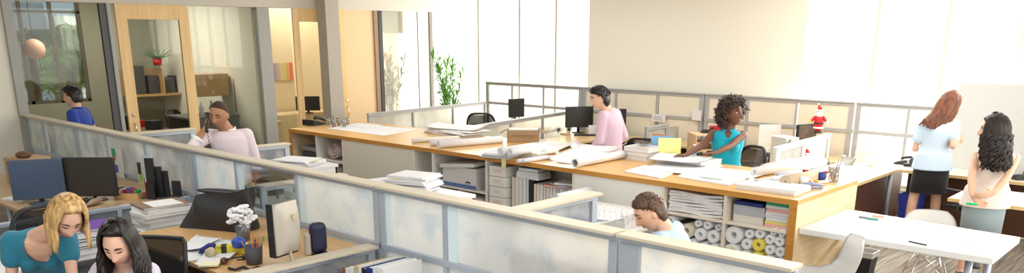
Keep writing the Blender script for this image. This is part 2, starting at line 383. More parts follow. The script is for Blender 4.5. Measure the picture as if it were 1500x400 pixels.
tag(B().box(XG-.42, XG-.40, gy(562), gy(611), 2.42, 3.5).build('roller_blind', mat('beige_blind', (.66, .56, .40), .8)), 'beige roller blind at the top of the warm pane before the spiky plant', 'blind')  # added panel in place of a blind reflected in the pane
struct('wall_divider', B().box(XB, XG-.16, gy(385)-.05, gy(385)+.05, 0, 3.5), WALLM)
struct('wall_peach_back', B().box(-15.7, -15.6, gy(385)+.05, 11.9, 0, 3.5), mat('pale_peach_wall', (.86, .72, .52), .8))
struct('wall_grey_side', B().box(XB, XG-.16, -2.05, -1.95, 0, 3.5), OLIVE)
# square column in front of the back rooms
c = P(486, 176, 'z', .84)
struct('trim_10', B().box(c.x-.27, c.x, c.y, c.y+.30, 0, 3.5), mat('column_grey', (.48, .44, .38), .7), bevel=.01)

# outside the back windows: palm and a pale building
def frond(b, o, az, L, droop, n=14):
    d = Vector((math.cos(az), math.sin(az), 0)); s = Vector((-d.y, d.x, 0)); pts = []
    for i in range(n+1):
        t = i/n; pts.append(Vector(o)+d*(L*t)+Vector((0, 0, L*(.45*t-droop*t*t))))
    b.tube(pts, [.02*(1-.8*i/n) for i in range(n+1)], 5)
    for i in range(2, n+1):
        for sg in (-1, 1):
            q = pts[i]; e = q+s*sg*(.55*L*.5*(1-abs(2*i/n-1)*.55))+d*.18+Vector((0, 0, -.22))
            w_ = d*.035
            vs = [b.bm.verts.new(v) for v in (q-w_, q+w_, e)]; b.bm.faces.new(vs)
def palm(x, y, h, label, sc=1.0):
    t = thing('palm_tree', label, 'palm tree', (x, y, -3))
    B().tube([(0, 0, 0), (.05, 0, h*.5), (0, .05, h)], [.2, .15, .13], 10).build('trunk', mat('palm_bark', (.22, .16, .1), .9, bump=.6, bscale=20), t, True)
    b = B()
    for k in range(22): frond(b, (0, 0, h), k*2.4, sc*(1.5+.3*random.random()), random.choice((.5, .8, 1.1)))
    b.build('fronds', mat('palm_green', (.13, .24, .05), .6), t)
q = P(35, 55, 'x', -19.5); palm(-19.5, q.y, q.z+3, 'green palm tree outside the left back window'); q = P(98, 92, 'x', -22); palm(-22, q.y, q.z+3, 'smaller palm tree outside, right of the pendant lamp', .7)
def outbush(label, px, py, x, r0, seed):
    rnd = random.Random(seed); q = P(px, py, 'x', x); t = thing('leafy_tree', label, 'tree', (x, q.y, -4)); b = B()
    for k in range(420):
        d = Vector((rnd.gauss(0, 1), rnd.gauss(0, 1), rnd.gauss(0, 1))).normalized()*r0*rnd.uniform(.5, 1)**.5; c = Vector((0, 0, q.z+4))+d; s1 = Vector((rnd.gauss(0, 1), rnd.gauss(0, 1), rnd.gauss(0, 1))).normalized()*.16; s2 = s1.orthogonal().normalized()*.07
        vs = [b.bm.verts.new(v) for v in (c-s1, c-s2, c+s1, c+s2)]; b.bm.faces.new(vs)
    b.build('crown', mat('tree_green', (.24, .30, .08), .7), t); B().tube([(0, 0, 0), (0, 0, q.z+3.6)], [.14, .09], 8).build('trunk', MATS['palm_bark'], t, True)
outbush('round leafy tree outside beside the smaller palm', 108, 85, -24, .9, 3); outbush('leafy tree outside between the window bars', 78, 95, -28, .9, 4)
t = thing('white_stair_tower', 'white tower of the building across the street', 'building', (-30.3, 0, -4)); B().box(-.5, .4, P(96, 50, 'x', -30).y, P(116, 50, 'x', -30).y, 0, P(100, 24, 'x', -30).z+4).build('tower', mat('tower_white', (.80, .80, .77), .8), t)
t = thing('office_building', 'pale blue-grey building across the street seen through the back window', 'building', (-34, 4, -4))
B().box(-3, 3, -3, 18, 0, 12).build('facade', mat('pale_facade', (.32, .38, .47), .8), t)
for k in range(6):
    B().box(3, 3.06, -2+k*3.2, -.3+k*3.2, 5.2, 7.4).build('window', mat('facade_glass', (.14, .17, .22), .2), t)
    B().box(3, 3.06, -2+k*3.2, -.3+k*3.2, 8.4, 10.6).build('window', MATS['facade_glass'], t)
tag(B().box(-40, -17.5, -14, 26, -4.1, -4).build('street_ground', mat('pale_ground', (.22, .21, .18), .9)), '', '')['kind'] = 'structure'
for k in ('label', 'category'): del bpy.data.objects['street_ground'][k]

# ================================================================ PARTITIONS
def screen(label, p0, p1, z1, divs, mid=None, cap=.14, z0=0, top_m=None, low_m=None, panes=None, group=None, th=.045, strips=True, endcap=False, frame=None, capm=None, postw=.032):
    """divs = distances along the run of the narrow uprights between panes"""
    a, b_ = Vector((*p0, 0)), Vector((*p1, 0)); L = (b_-a).length; rz = math.atan2(b_.y-a.y, b_.x-a.x)
    t = thing('cubicle_screen', label, 'partition', a, rz, group); fm = frame or ALU
    B().box(0, L, -cap/2, cap/2, z1-.022, z1).build('top_cap', capm or CAP, t, bevel=.004)
    B().box(0, L, -th/2, th/2, z1-.062, z1-.022).build('top_rail', fm, t, bevel=.004)
    B().box(0, L, -th/2, th/2, z0, z0+.1).build('bottom_rail', fm, t, bevel=.004)
    if mid: B().box(0, L, -th/2-.004, th/2+.004, mid-.025, mid+.025).build('middle_rail', fm, t, bevel=.004)
    xs = [0]+list(divs)+[L]
    for i, x in enumerate(xs):
        w_ = postw if i in (0, len(xs)-1) else .02
        x = min(max(x, w_), L-w_) if i in (0, len(xs)-1) else x
        B().box(x-w_, x+w_, -th/2+.001, th/2-.001, z0+.1, z1-.062).build('post', fm if w_ < .04 else ALU_D if frame else fm, t, bevel=.004)
    for i in range(len(xs)-1):
        x0, x1 = xs[i]+.03, xs[i+1]-.03
        segs = [(z0+.1, z1-.062)] if not mid else [(mid+.025, z1-.062), (z0+.1, mid-.025)]
        for k, (za, zb) in enumerate(segs):
            pm = (panes[i] if panes and k == 0 else None) or (top_m if k == 0 else low_m) or FROST
            B().box(x0, x1, -.005, .005, za, zb).build('glass_pane', pm, t)
            if strips and k == 0: B().box(x0, x0+.10, -.012, -.008, za, zb).build('edge_strip', REFL_STRIP, t)  # pale reflection along the pane edge, built as a strip
    return t
YP = 3.85
g1 = 'frosted screens of the long front partition'
screen('frosted glass screen at the far left of the long front partition', (-14.16, YP), (-11.27, YP), 1.27, (.5, 1.7), .77, top_m=FROST_L, low_m=FROST_L, group=g1)
screen('frosted glass screen behind the two monitors, notes taped on it', (-11.25, YP), (-8.07, YP), 1.27, (.95, 2.05), .77, top_m=FROST_L, low_m=FROST_L, group=g1)
screen('front partition screen with a see-through middle pane near the flowers', (-8.05, YP), (-4.97, YP), 1.27, (.87, 1.92), .77, panes=[None, CLEAR, None], group=g1)
screen('large frosted screen of the front partition right of the books', (-4.95, YP), (-2.67, YP), 1.27, (.75,), .77, group=g1)
screen('end screen of the front partition, before the seated man in light blue', (-2.65, YP), (-1.57, YP), 1.27, (), .77, group=g1, postw=.07)
FROST_G = frosted('grey_frosted_glass', (.85, .88, .9), (.55, .58, .62), .5)
screen('low screen with beige cap between the paper desk and the book corner', (-5.04, 2.1), (-5.0, YP-.06), .78, (.75,), None, top_m=FROST_G, strips=False)
screen('short screen behind the front partition at the man on the phone, left side', (-9.77, YP+.06), (-9.74, 4.7), 1.27, (), .77, top_m=FROST_G, strips=False)
screen('short grey screen right behind the man on the phone', (-8.86, 4.62), (-8.80, 5.44), 1.1, (), .77, top_m=FROST_G, strips=False)
screen('short cream-topped screen beside the desk file rack', (-3.55, YP+.06), (-3.53, 4.76), 1.27, (), .77, top_m=FROST_G, strips=False)
screen('low two-pane desk screen behind the see-through pane', (-6.93, YP+.08), (-6.90, 4.9), 1.0, (.42,), None, top_m=CLEAR, strips=False)
WARMF = mat('warm_grey_frame', (.36, .36, .36), .5)
GREYF = mat('grey_frame', (.44, .44, .44), .45, .1)
# far partition: clear bays at windows, cream boards at the pier
TACK = mat('cream_board', (.84, .77, .62), .8)
FARG = glassy('far_partition_glass', (.96, .96, .93), .03)
xs = [-11.42, -10.7, -9.9, -8.98, -8.25, -7.4, -6.52, -5.78, -5.0, -4.15, -3.44, -2.6, -1.8, -.95, 0]
def farscreen(i0, i1, label, m):
    x0, x1 = xs[i0]+.01, xs[i1]-.01
    screen(label, (x0, 11.63), (x1, 11.63), 1.5, [xs[k]-x0 for k in range(i0+1, i1)], 1.09, cap=.08, top_m=m, low_m=m if m is TACK else FARG, strips=False, frame=GREYF, capm=GREYF, postw=.038, group='tall screens along the far windows')
farscreen(0, 3, 'clear three-bay screen before the bright left far windows', FARG)
farscreen(3, 6, 'cream three-bay screen behind the man in the lilac shirt', TACK)
farscreen(6, 9, 'cream three-bay screen behind the woman in turquoise', TACK)
farscreen(9, 11, 'clear two-bay screen left of the woman in black skirt', FARG)
farscreen(11, 14, 'clear screen behind the whiteboard panel', FARG)
screen('low frosted screen left of the empty chair, plant behind', (-11.0, 8.35), (-11.35, 11.55), 1.12, (1.1, 2.2), None, cap=.06, top_m=FROST_W, strips=False, frame=GREYF, capm=GREYF)
screen('low frosted screen behind the cardboard box', (-8.72, 8.62), (-9.2, 11.55), 1.07, (1.0, 2.0), None, cap=.06, top_m=FROST_W, strips=False, frame=GREYF, capm=GREYF)
a = P(946, 186, 'z', 1.07); b_ = P(1015, 176, 'z', 1.07)
screen('short grey-framed screen holding up the coloured folders', (a.x, a.y), (b_.x, 10.84), 1.07, (.9,), None, cap=.06, top_m=FROST_W, strips=False, frame=GREYF, capm=GREYF)
a = P(1136, 216, 'z', 1.12)
screen('white low screen under the big santa figure', (a.x, a.y), (a.x-.08, 10.87), 1.12, (.85,), None, cap=.07, top_m=frosted('white_frosted', (1, 1, .97), (.92, .9, .84), .7), strips=False, frame=OFFW, capm=OFFW)

# ================================================================ THE LONG COUNTER
CX0, CX1, CY0, CY1 = -10.93, -2.82, 6.78, 8.2
t = thing('storage_counter', 'long oak-topped storage counter with open cubbies across the office', 'counter', (0, 0, 0))
B().box(CX0, CX1, CY0, CY1, .955, 1.0).build('worktop', WOODT, t)
B().box(CX0, CX1, CY0-.006, CY0, .95, 1.0).build('front_edge', WOODE, t)
B().box(CX1-.035, CX1, CY0, CY1+.0, 0, .955).build('end_panel', BIRCH, t)
B().box(CX1-.075, CX1-.0, CY0-.004, CY0, 0, .95).build('end_edging', WOODE, t)
B().box(CX0, CX0+.035, CY0, CY1, 0, .955).build('end_panel', BIRCH, t)
B().box(CX0, CX0+.07, CY0-.004, CY0, 0, .95).build('end_edging', WOODE, t)
B().box(CX0+.035, CX1-.035, CY0+.62, CY0+.64, .02, .95).build('back_board', OFFW, t)
B().box(CX0+.035, CX1-.035, CY0+.03, CY1-.1, 0, .08).build('plinth', CREAM, t)
for x in (-10.22, -9.56, -8.0, -7.63, -6.67, -5.34, -4.2, -3.52):
    B().box(x-.014, x+.014, CY0+.002, CY0+.62, .08, .955).build('divider', CREAM if x > -6 else OFFW, t)
B().box(-9.546, -8.014, CY0+.002, CY0+.02, .08, .95).build('cupboard_door', CREAM, t, bevel=.003)
B().box(-5.326, -4.214, CY0+.002, CY0+.02, .08, .95).build('cupboard_door', OFFW, t, bevel=.003)
for x0, x1, z in ((-10.206, -9.574, .61), (-7.616, -6.684, .555), (-4.186, -3.534, .70), (-3.506, -2.86, .70), (-6.656, -5.354, .40), (-10.206, -9.574, .3), (-7.616, -6.684, .3), (-4.186, -3.534, .34), (-3.506, -2.86, .34)):
    B().box(x0, x1, CY0+.004, CY0+.62, z-.02, z).build('shelf_board', CREAM, t)
B().box(-7.16, -7.14, CY0+.01, CY0+.6, .3, .535).build('divider', CREAM, t)
B().box(-6.19, -6.17, CY0+.01, CY0+.6, .08, .38).build('divider', CREAM, t)

# ================================================================ DESKS
def desk(name, label, x0, x1, y0, y1, z=.74, m=None, edge=None, panels=(), legs=(), cat='desk', th=.035, grp=None):
    t = thing(name, label, cat, ((x0+x1)/2, (y0+y1)/2, 0), 0, grp)
    hx, hy = (x1-x0)/2, (y1-y0)/2
    B().box(-hx, hx, -hy, hy, z-th, z).build('desk_top', m or WOODT, t, bevel=.004)
    cx, cy = (x0+x1)/2, (y0+y1)/2
    for a in panels: B().box(a[0]-cx, a[1]-cx, a[2]-cy, a[3]-cy, a[4] if len(a) > 4 else .02, z-th).build('modesty_panel', edge or BROWN, t)
    for lx, ly in legs:
        lg = B().tube([(lx-cx, ly-cy, 0.02), (lx-cx, ly-cy, z-th)], .028, 14).build('leg', ALU, t, True)
        B().lathe([(.04, 0), (.04, .02)], (lx-cx, ly-cy, 0)).build('foot', DGREY, lg)
    return t
LOAK = wood('light_oak_top', (.66, .43, .20), (.82, .60, .34), 'x', .3)
PALEW = mat('pale_desk_top', (.86, .80, .66), .3)
desk('corner_desk', 'wooden desk under the two monitors at the left', -11.2, -8.19, 2.35, YP-.05, m=wood('brown_oak', (.42, .27, .13), (.60, .42, .24), 'x', .4), legs=((-11.1, 2.5), (-9.6, 2.5)))
# blue-grey frame of the storage return that closes that desk
t = thing('desk_return', 'blue-grey framed low storage return at the end of the monitor desk', 'storage unit', (-8.15, 0, 0))
fr = B().box(-.035, .035, 1.6, 3.80, .715, .752).box(-.035, .035, 1.6, 3.80, .0, .05)
for y in (1.6, 2.32, 3.04, 3.76): fr.box(-.034, .034, y, y+.045, .05, .715)
fr.build('frame', ALU, t, bevel=.004)
B().box(-.012, -.004, 1.65, 3.76, .05, .715).build('back_panel', FROST_G, t)
desk('work_desk', 'oak desk with papers, tape and pen cup', -6.95, -5.08, 2.62, YP-.05, m=wood('oak_desk', (.60, .34, .12), (.74, .47, .22), 'x', .38), panels=((-6.94, -6.90, 2.65, YP-.08),), legs=((-5.2, 2.75),))
desk('front_table', 'table the two women at lower left work on', -5.15, -3.6, .1, 1.25, m=WHITE, legs=((-5.05, .2), (-3.7, .2), (-5.05, 1.15), (-3.7, 1.15)), z=.72)
# low white shelving behind the two women
t = thing('book_shelf', 'low white open shelf stacked with reports behind the dark-haired woman', 'shelf', (-7.0, .95, 0))
for z in (.03, .36, .68): B().box(-.36, .36, 0, 1.62, z-.02, z).build('shelf_board', WHITE, t)
for y in (0, .80, 1.60): B().box(-.36, .36, y, y+.02, 0, .66).build('side_panel', WHITE, t)
B().box(-.36, -.345, .02, 1.6, 0, .66).build('back_board', WHITE, t)
# behind the front partition
desk('cubicle_desk', 'desk behind the front partition, left of the man on the phone', -9.68, -8.75, YP+.10, 4.20, m=WOODT, legs=((-9.5, 4.15), (-8.85, 4.15)))
desk('side_desk', 'pale desk behind the see-through pane', -7.28, -6.98, 3.95, 4.95, m=OFFW, legs=((-7.22, 4.85), (-7.05, 4.85)), z=.80)
desk('storage_cabinet', 'low white cabinet behind the front partition carrying loose paper piles', -6.75, -5.45, 4.85, 5.4, z=.9, m=WHITE, edge=WHITE, panels=((-6.74, -6.72, 4.87, 5.38), (-5.48, -5.46, 4.87, 5.38), (-6.74, -5.46, 5.36, 5.38)), cat='cabinet')
desk('draughting_desk', 'oak desk where the man in light blue sits', -3.49, -2.0, YP+.12, 4.55, m=WOODT, legs=((-3.4, 4.45), (-2.1, 4.45)), z=.74)
# right side run of desks
t = desk('return_desk', 'pale return desk joining the counter end to the window desks', -4.05, -3.26, 8.22, 11.5, m=PALEW, panels=((-3.40, -3.37, 8.24, 11.45),), legs=((-3.30, 10.75),))
B().box(.79/2-.002, .79/2+.004, -1.64, 1.0, .705, .742).build('edge_band', WOODE if 0 else wood('pale_edge', (.72, .48, .2), (.82, .6, .3), 'y'), t)
t = desk('window_desk', 'pale desk along the right windows with dark brown panel below', -3.24, -.4, 10.86, 11.5, m=PALEW, panels=((-3.3+.08, -.42, 11.2, 11.23),), legs=((-1.0, 10.95),))
B().box(-1.42, 1.42, -.324, -.318, .705, .742).build('edge_band', MATS['pale_edge'], t)
desk('window_desk', 'oak desk along the far windows behind the man in the lilac shirt', -8.9, -4.07, 10.9, 11.5, m=LOAK, legs=((-8.3, 11.0), (-5.2, 11.0)), panels=((-8.9, -4.1, 11.25, 11.28),))
desk('window_desk', 'oak desk along the far windows under the left monitor', -11.1, -9.3, 10.9, 11.5, m=LOAK, legs=((-10.9, 11.0), (-9.6, 11.0)))
desk('side_desk', 'oak side desk at the low screen beyond the cardboard box', -8.6, -7.9, 9.0, 10.88, m=LOAK, legs=((-8.0, 9.1),))
desk('side_desk', 'oak desk beneath the empty mesh chair by the tall plant', -10.94, -10.5, 8.6, 9.6, m=LOAK, legs=((-10.6, 8.7),))
desk('side_desk', 'desk with organiser left of the woman in turquoise', -5.98, -5.3, 9.3, 10.88, m=LOAK, legs=((-5.4, 9.4),))
desk('side_desk', 'pale desk right of the woman in turquoise with keyboard clutter', -5.28, -4.36, 9.75, 10.88, m=LOAK, legs=((-5.2, 9.85),))
t = desk('white_desk', 'oak-edged white desk at the far right behind the woman in the grey skirt', -2.24, .2, 9.26, 10.15, m=WHITE, legs=((-1.9, 9.4), (-1.9, 10.0), (.0, 9.4)))
B().box(-1.22, 1.22, -.449, -.443, .705, .742).build('edge_band', MATS['pale_edge'], t)
# white table in front
t = thing('meeting_table', 'long white table joined to the counter end', 'table', (-2.05, 7.4, 0))
poly = [(-.765, -.55), (.765, -.5), (.765, .42), (-.765, .56)]
B().prism(poly, .685, .74).build('table_top', WHITE, t, bevel=.006)
for x, y in ((.55, -.25), (.60, .2)):
    lg = B().tube([(x, y, .02), (x, y, .685)], .03, 14).build('leg', ALU, t, True)
    B().lathe([(.042, 0), (.042, .02)], (x, y, 0)).build('foot', DGREY, lg)
B().box(.3, .7, -.35, .3, .665, .685).build('leg_plate', DGREY, t)
B().tube([(-.755, -.2, .25), (-.5, -.2, .67)], .02, 4).build('bracket', MATS['birch_panel'], t)
# drawing sheets on it
def sheet(name, label, pts, z, m=None, group=None, th=.002, cat='paper', curl=0):
    """pts: 4 world xy corners"""
    c = sum((Vector((*p, 0)) for p in pts), Vector())/4
    q = [Vector((p[0]-c.x, p[1]-c.y, 0)) for p in pts]
    b = B()
    def f(u, v):
        p = (q[0]*(1-u)+q[1]*u)*(1-v)+(q[3]*(1-u)+q[2]*u)*v
        p.z = th+curl*(abs(u-.5)*2)**6+curl*.12*(1+math.sin(u*9+c.x*5)*math.sin(v*7+c.y*3)); return p
    n = 14; top = [[b.bm.verts.new(f(i/n, j/n)) for j in range(n+1)] for i in range(n+1)]
    bot = [[b.bm.verts.new(v.co-Vector((0, 0, max(th, .0012)))) for v in row] for row in top]
    for i in range(n):
        for j in range(n):
            b.bm.faces.new((top[i][j], top[i+1][j], top[i+1][j+1], top[i][j+1])); b.bm.faces.new((bot[i][j], bot[i][j+1], bot[i+1][j+1], bot[i+1][j]))
        b.bm.faces.new((top[i][0], bot[i][0], bot[i+1][0], top[i+1][0])); b.bm.faces.new((top[i][n], top[i+1][n], bot[i+1][n], bot[i][n]))
        b.bm.faces.new((top[0][i], top[0][i+1], bot[0][i+1], bot[0][i])); b.bm.faces.new((top[n][i], bot[n][i], bot[n][i+1], top[n][i+1]))
    mn = min(v.co.z for v in b.bm.verts)
    for v in b.bm.verts: v.co.z -= mn
    o = b.build(name, m or PAPER, None, curl > 0); put(o, (c.x, c.y, z)); tag(o, label, cat, group); return o
LINES = mat('drawing_sheet', (.80, .80, .80), .8, var=.06, vscale=14)
def sp(label, px, z, **k):
    return sheet(k.pop('name', 'drawing_sheet'), label, [tuple(P(x, y, 'z', z).xy) for x, y in px], z, k.pop('m', LINES), **k)
sp('large drawing spread on the left half of the white table', [(1178, 331), (1300, 345), (1352, 325), (1245, 309)], .741, th=.002)
sp('large drawing spread on the right half of the white table', [(1330, 348), (1440, 367), (1478, 347), (1365, 328)], .741, th=.002)
t = tag(put(B().tube([(0, 0, .009), (.12, .02, .009)], [.009, .009], 10).build('marker_pen', MGREY, None, True), P(1258, 319, 'z', .744)), 'small marker lying among papers on the white table', 'marker')
tag(put(B().box(-.05, .05, -.025, .025, 0, .02).build('board_eraser', mat('salmon', (.9, .45, .35), .6)), P(1286, 318, 'z', .744), .3), 'salmon eraser block on the white table', 'eraser')
tag(put(B().box(-.05, .05, -.02, .02, 0, .02).build('board_eraser', mat('teal_green', (.1, .35, .35), .6)), P(1278, 322, 'z', .744), .3), 'dark teal eraser block on the white table', 'eraser')
tag(put(B().tube([(0, 0, .008), (.15, .02, .008)], .008, 8).build('pencil', DGREY, None, True), P(1331, 355, 'z', .744), -.35), 'dark pencil near the front edge of the white table', 'pencil')

# ================================================================ CHAIRS
def office_chair(label, loc, rz, sc=1.0, group=None):
    t = thing('office_chair', label, 'office chair', loc, rz, group)
    w_, h = .24, .27
    def bp(u, v):                                   # back surface, facing +y
        x = (u-.5)*2; z = v
        ww = w_*(.80+.25*math.sin(PI*min(1, .15+.75*z)))
        return Vector((x*ww, -.23-.10*z+.05*x*x, .50+.50*z))
    b = B(); b.grid(lambda u, v: bp(.06+.88*u, .05+.90*v), 10, 10); b.build('back_mesh', MESH, t, True)
    pts = []
    for k in range(40):
        a = 2*PI*k/40; cu = math.copysign(abs(math.cos(a))**.45, math.cos(a)); sv = math.copysign(abs(math.sin(a))**.45, math.sin(a))
        pts.append(bp(.5+.49*cu, .5+.5*sv))
    pts.append(pts[0])
    B().tube(pts, .020, 8, cap=False).build('back_frame', BLACK, t, True)
    B().tube([(0, -.02, .43), (0, -.24, .44), (0, -.30, .60), (0, -.28, .75)], [.03, .03, .025, .02], 8).build('back_support', DGREY, t, True)
    s = B(); s.slab(lambda u, v: Vector(((u-.5)*.50, (v-.5)*.46, .485+.02*(abs(u-.5)*2)**2-.05*max(0, v-.75)*2)), 10, 10, .045)
    s.build('seat', BLACK, t, True)
    for sx in (-1, 1):
        B().tube([(sx*.20, -.05, .42), (sx*.29, -.05, .44), (sx*.29, -.03, .66), (sx*.29, .10, .67)], .016, 8).build('arm', DGREY, t, True)
        B().box(sx*.29-.04, sx*.29+.04, -.10, .16, .67, .70).build('arm_pad', BLACK, t, bevel=.01)
    B().lathe([(.055, .38), (.055, .43)]).tube([(0, 0, .10), (0, 0, .40)], .026, 12).build('gas_column', DGREY, t, True)
    for k in range(5):
        a = 2*PI*k/5+.3; c, s_ = math.cos(a), math.sin(a)
        l = B().tube([(0, 0, .11), (c*.16, s_*.16, .10), (c*.29, s_*.29, .07)], [.03, .025, .018], 8).build('base_arm', DGREY, t, True)
        B().tube([(c*.29-s_*.022, s_*.29+c*.022, .03), (c*.29+s_*.022, s_*.29-c*.022, .03)], .03, 12).build('caster', BLACK, l, True)
    return t
office_chair('black mesh chair behind the blonde woman, under the monitors', (-7.72, 2.12, 0), math.radians(100))
office_chair('empty black mesh chair at the low screen near the tall plant', (P(693, 163, 'z', 1.04).x+.22, P(693, 163, 'z', 1.04).y+.05, 0), math.radians(35)).scale = (1.05, 1.05, 1.04)
office_chair('dark chair behind the man in the lilac shirt', (-6.35, 9.75, 0), math.radians(20))
office_chair('grey-black mesh chair behind the woman in turquoise', (-4.68, 9.22, 0), math.radians(158)).scale = (1.0, 1.0, 1.04)
office_chair('black chair between the two standing women, by the window desk', (-2.32, 10.50, 0), math.radians(70)).scale = (.82, .82, .95)
office_chair('dark chair in the back room seen through the first glass door', (-15.0, 7.1, 0), math.radians(-60))
office_chair('dark chair at the elbow of the man on the phone, seen through the clear pane', (-7.60, 4.52, 0), math.radians(50)).scale = (.8, .8, .97)
def mesh_chair(label, loc, rz):
    t = thing('task_chair', label, 'office chair', loc, rz)
    b = B(); b.grid(lambda u, v: Vector(((u-.5)*.44, -.22-.06*v+.03*(2*u-1)**2, .50+.48*v)), 8, 8); b.build('back_mesh', MESH, t, True)
    f = lambda u, v: Vector(((u-.5)*.46, -.22-.06*v+.03*(2*u-1)**2, .50+.48*v))
    p = [f(0, 0), f(0, .5), f(0, .95), f(.04, 1), f(.3, 1), f(.5, 1), f(.7, 1), f(.96, 1), f(1, .95), f(1, .5), f(1, 0), f(.5, 0), f(0, 0)]
    B().tube(p, .017, 8).build('back_frame', BLACK, t, True)
    B().box(-.24, .24, -.22, .24, .44, .50).build('seat', BLACK, t, bevel=.02)
    B().tube([(0, -.1, .43), (0, -.25, .46), (0, -.27, .55)], .022).build('back_support', DGREY, t, True)
    B().tube([(0, 0, .08), (0, 0, .44)], .026, 12).build('gas_column', DGREY, t, True)
    for k in range(5):
        a = 2*PI*k/5; c, s_ = math.cos(a), math.sin(a)
        l = B().tube([(0, 0, .10), (c*.28, s_*.28, .07)], [.028, .018], 8).build('base_arm', DGREY, t, True)
        B().tube([(c*.28-s_*.022, s_*.28+c*.022, .03), (c*.28+s_*.022, s_*.28-c*.022, .03)], .03, 12).build('caster', BLACK, l, True)
    return t
mesh_chair('square-backed black mesh chair of the seated dark-haired woman', (-5.55, 2.16, 0), math.radians(215))
t = thing('desk_stool', 'backless stool under the seated man in light blue', 'stool', (-3.0, 5.32, 0))
B().lathe([(.19, .40), (.20, .43), (.19, .455)]).build('seat', BLACK, t, True); B().tube([(0, 0, .06), (0, 0, .40)], .025, 12).build('gas_column', DGREY, t, True)
for k in range(5): B().tube([(0, 0, .07), (.25*math.cos(k*1.257), .25*math.sin(k*1.257), .03)], [.028, .02], 8).build('base_arm', DGREY, t, True)
def shell_chair(label, loc, rz):
    t = thing('shell_chair', label, 'chair', loc, rz, 'white shell chairs at the white table')
    prof = [(-.25, .80), (-.245, .74), (-.22, .62), (-.19, .52), (-.13, .455), (0, .43), (.12, .44), (.20, .465), (.235, .455)]
    def f(u, v):
        k = v*(len(prof)-1); i = min(int(k), len(prof)-2); a = k-i; y = prof[i][0]*(1-a)+prof[i+1][0]*a; z = prof[i][1]*(1-a)+prof[i+1][1]*a
        x = (u-.5)*2; wd = .235*(1-.55*max(0, .22-v)/.22*1.0) if v < .22 else .235
        wd = .235*min(1, .62+1.9*v) if v < .2 else (.235*(1-.35*max(0, v-.85)/.15))
        e = x*x
        return Vector((x*wd, y+.06*e*(1 if v < .45 else max(0, (.7-v)*4)), z+.045*e*(min(1, v*2))))
    b = B(); b.grid(f, 16, 28); bmesh.ops.solidify(b.bm, geom=b.bm.faces[:], thickness=.010); b.build('seat_shell', WHITE, t, True)
    for sx, sy in ((-1, -1), (1, -1), (1, 1), (-1, 1)):
        B().tube([(sx*.10, sy*.09, .425), (sx*.22, sy*.21, .0)], .008, 8).build('leg', CHROME, t, True)
        B().tube([(-sx*.08, sy*.09, .42), (sx*.17, sy*.165, .2)], .005, 6).build('wire_brace', CHROME, t, True)
    return t
c = P(1220, 375, 'z', .62); shell_chair('white shell chair nearest the counter end, in front of the white table', (c.x, c.y-.06, 0), math.radians(128))
c = P(1385, 345, 'z', .50); shell_chair('white shell chair between the white table and the woman in the grey skirt', (-2.02, 7.98, 0), math.radians(205))

# ================================================================ SCREENS AND MACHINES
def monitor(label, loc, rz, w_=.46, h=.36, scr=None, bez=None, tilt=0, base=.0, stand=.14, neckm=None, group=None):
    t = thing('computer_monitor', label, 'monitor', loc, rz, group); z0 = stand; bz = bez or BLACK
    bd = B().box(-w_/2, w_/2, -.02, .025, z0, z0+h).build('housing', bz, t, bevel=.006)
    B().box(-w_/2+.018, w_/2-.018, .025, .027, z0+.022, z0+h-.018).build('screen', scr or SCREEN, t)
    B().box(-.13, .13, -.05, -.02, z0+.06, z0+h-.06).build('rear_cover', bz, t, bevel=.01)
    B().tube([(0, -.05, .01), (0, -.05, z0+.12)], .025, 10).build('stand_neck', neckm or bz, t, True)
    B().lathe([(.12, 0), (.12, .008), (.04, .018)], (0, -.03, 0), 24).build('stand_base', neckm or bz, t, True)
    return t
toC = math.degrees(math.atan2(-.736, .677))          # bearing from the scene to the camera
def face(a): return math.radians(toC+a-90)            # rotation that turns local +y: 0 = to the camera, 90 = image right
a, b_ = P(20, 232, 'z', 1.19), P(85, 230, 'z', 1.19)
monitor('left of two big monitors, its screen blue-grey', (-8.90, 2.61, .741), face(22), .48, .40, SCREENB, mat('bluegrey_bezel', (.05, .07, .10), .4), stand=.05)  # bluish reflection coloured into screen and bezel
monitor('right of two big monitors, its screen black', (-8.66, 3.03, .741), face(2), .51, .40, mat('screen_brown', (.028, .024, .02), .3), BLACK, stand=.05)
monitor('monitor with black screen facing the man in the lilac shirt', (P(850, 165, 'y', 11.15).x-.02, 11.15, .74), face(12), .50, .36, stand=.10)
monitor('second monitor partly hidden by the head of the man in the lilac shirt', (-7.98, 11.2, .74), face(-8), .42, .34, stand=.12)
monitor('small monitor seen edge-on beyond the low screen by the far left windows', (-10.12, 11.1, .74), face(35), .34, .34, stand=.18)
monitor('brown-tinted monitor left of the big santa figure', (P(1179, 190, 'y', 11.15).x, 11.2, .74), face(30), .38, .32, mat('screen_warm', (.09, .055, .04), .35), stand=.13)
c = P(1495, 215, 'y', 10.5); monitor('black monitor cut by the right edge of the photo', (-1.25, 9.75, .74), face(-12), .52, .42, stand=.08)
c = P(2, 258, 'z', .95); monitor('dark monitor at the left edge below the cardboard box', (-10.45, 2.45, .75), face(5), .36, .28, stand=.06)
c = P(458, 168, 'x', -15.2); monitor('dark screen in the bright back room behind the second door', (-14.9, 9.75, .78), face(10), .5, .30, stand=.05)
t = thing('writing_cabinet', 'pale wood cabinet in the bright back room', 'cabinet', (-15.2, 9.6, 0)); B().box(-.3, .3, -.75, .9, 0, .78).build('body', BIRCH, t); B().box(.3, .315, -.74, .05, .03, .76).build('door', BIRCH, t); B().box(.3, .315, .07, .89, .03, .76).build('door', BIRCH, t)
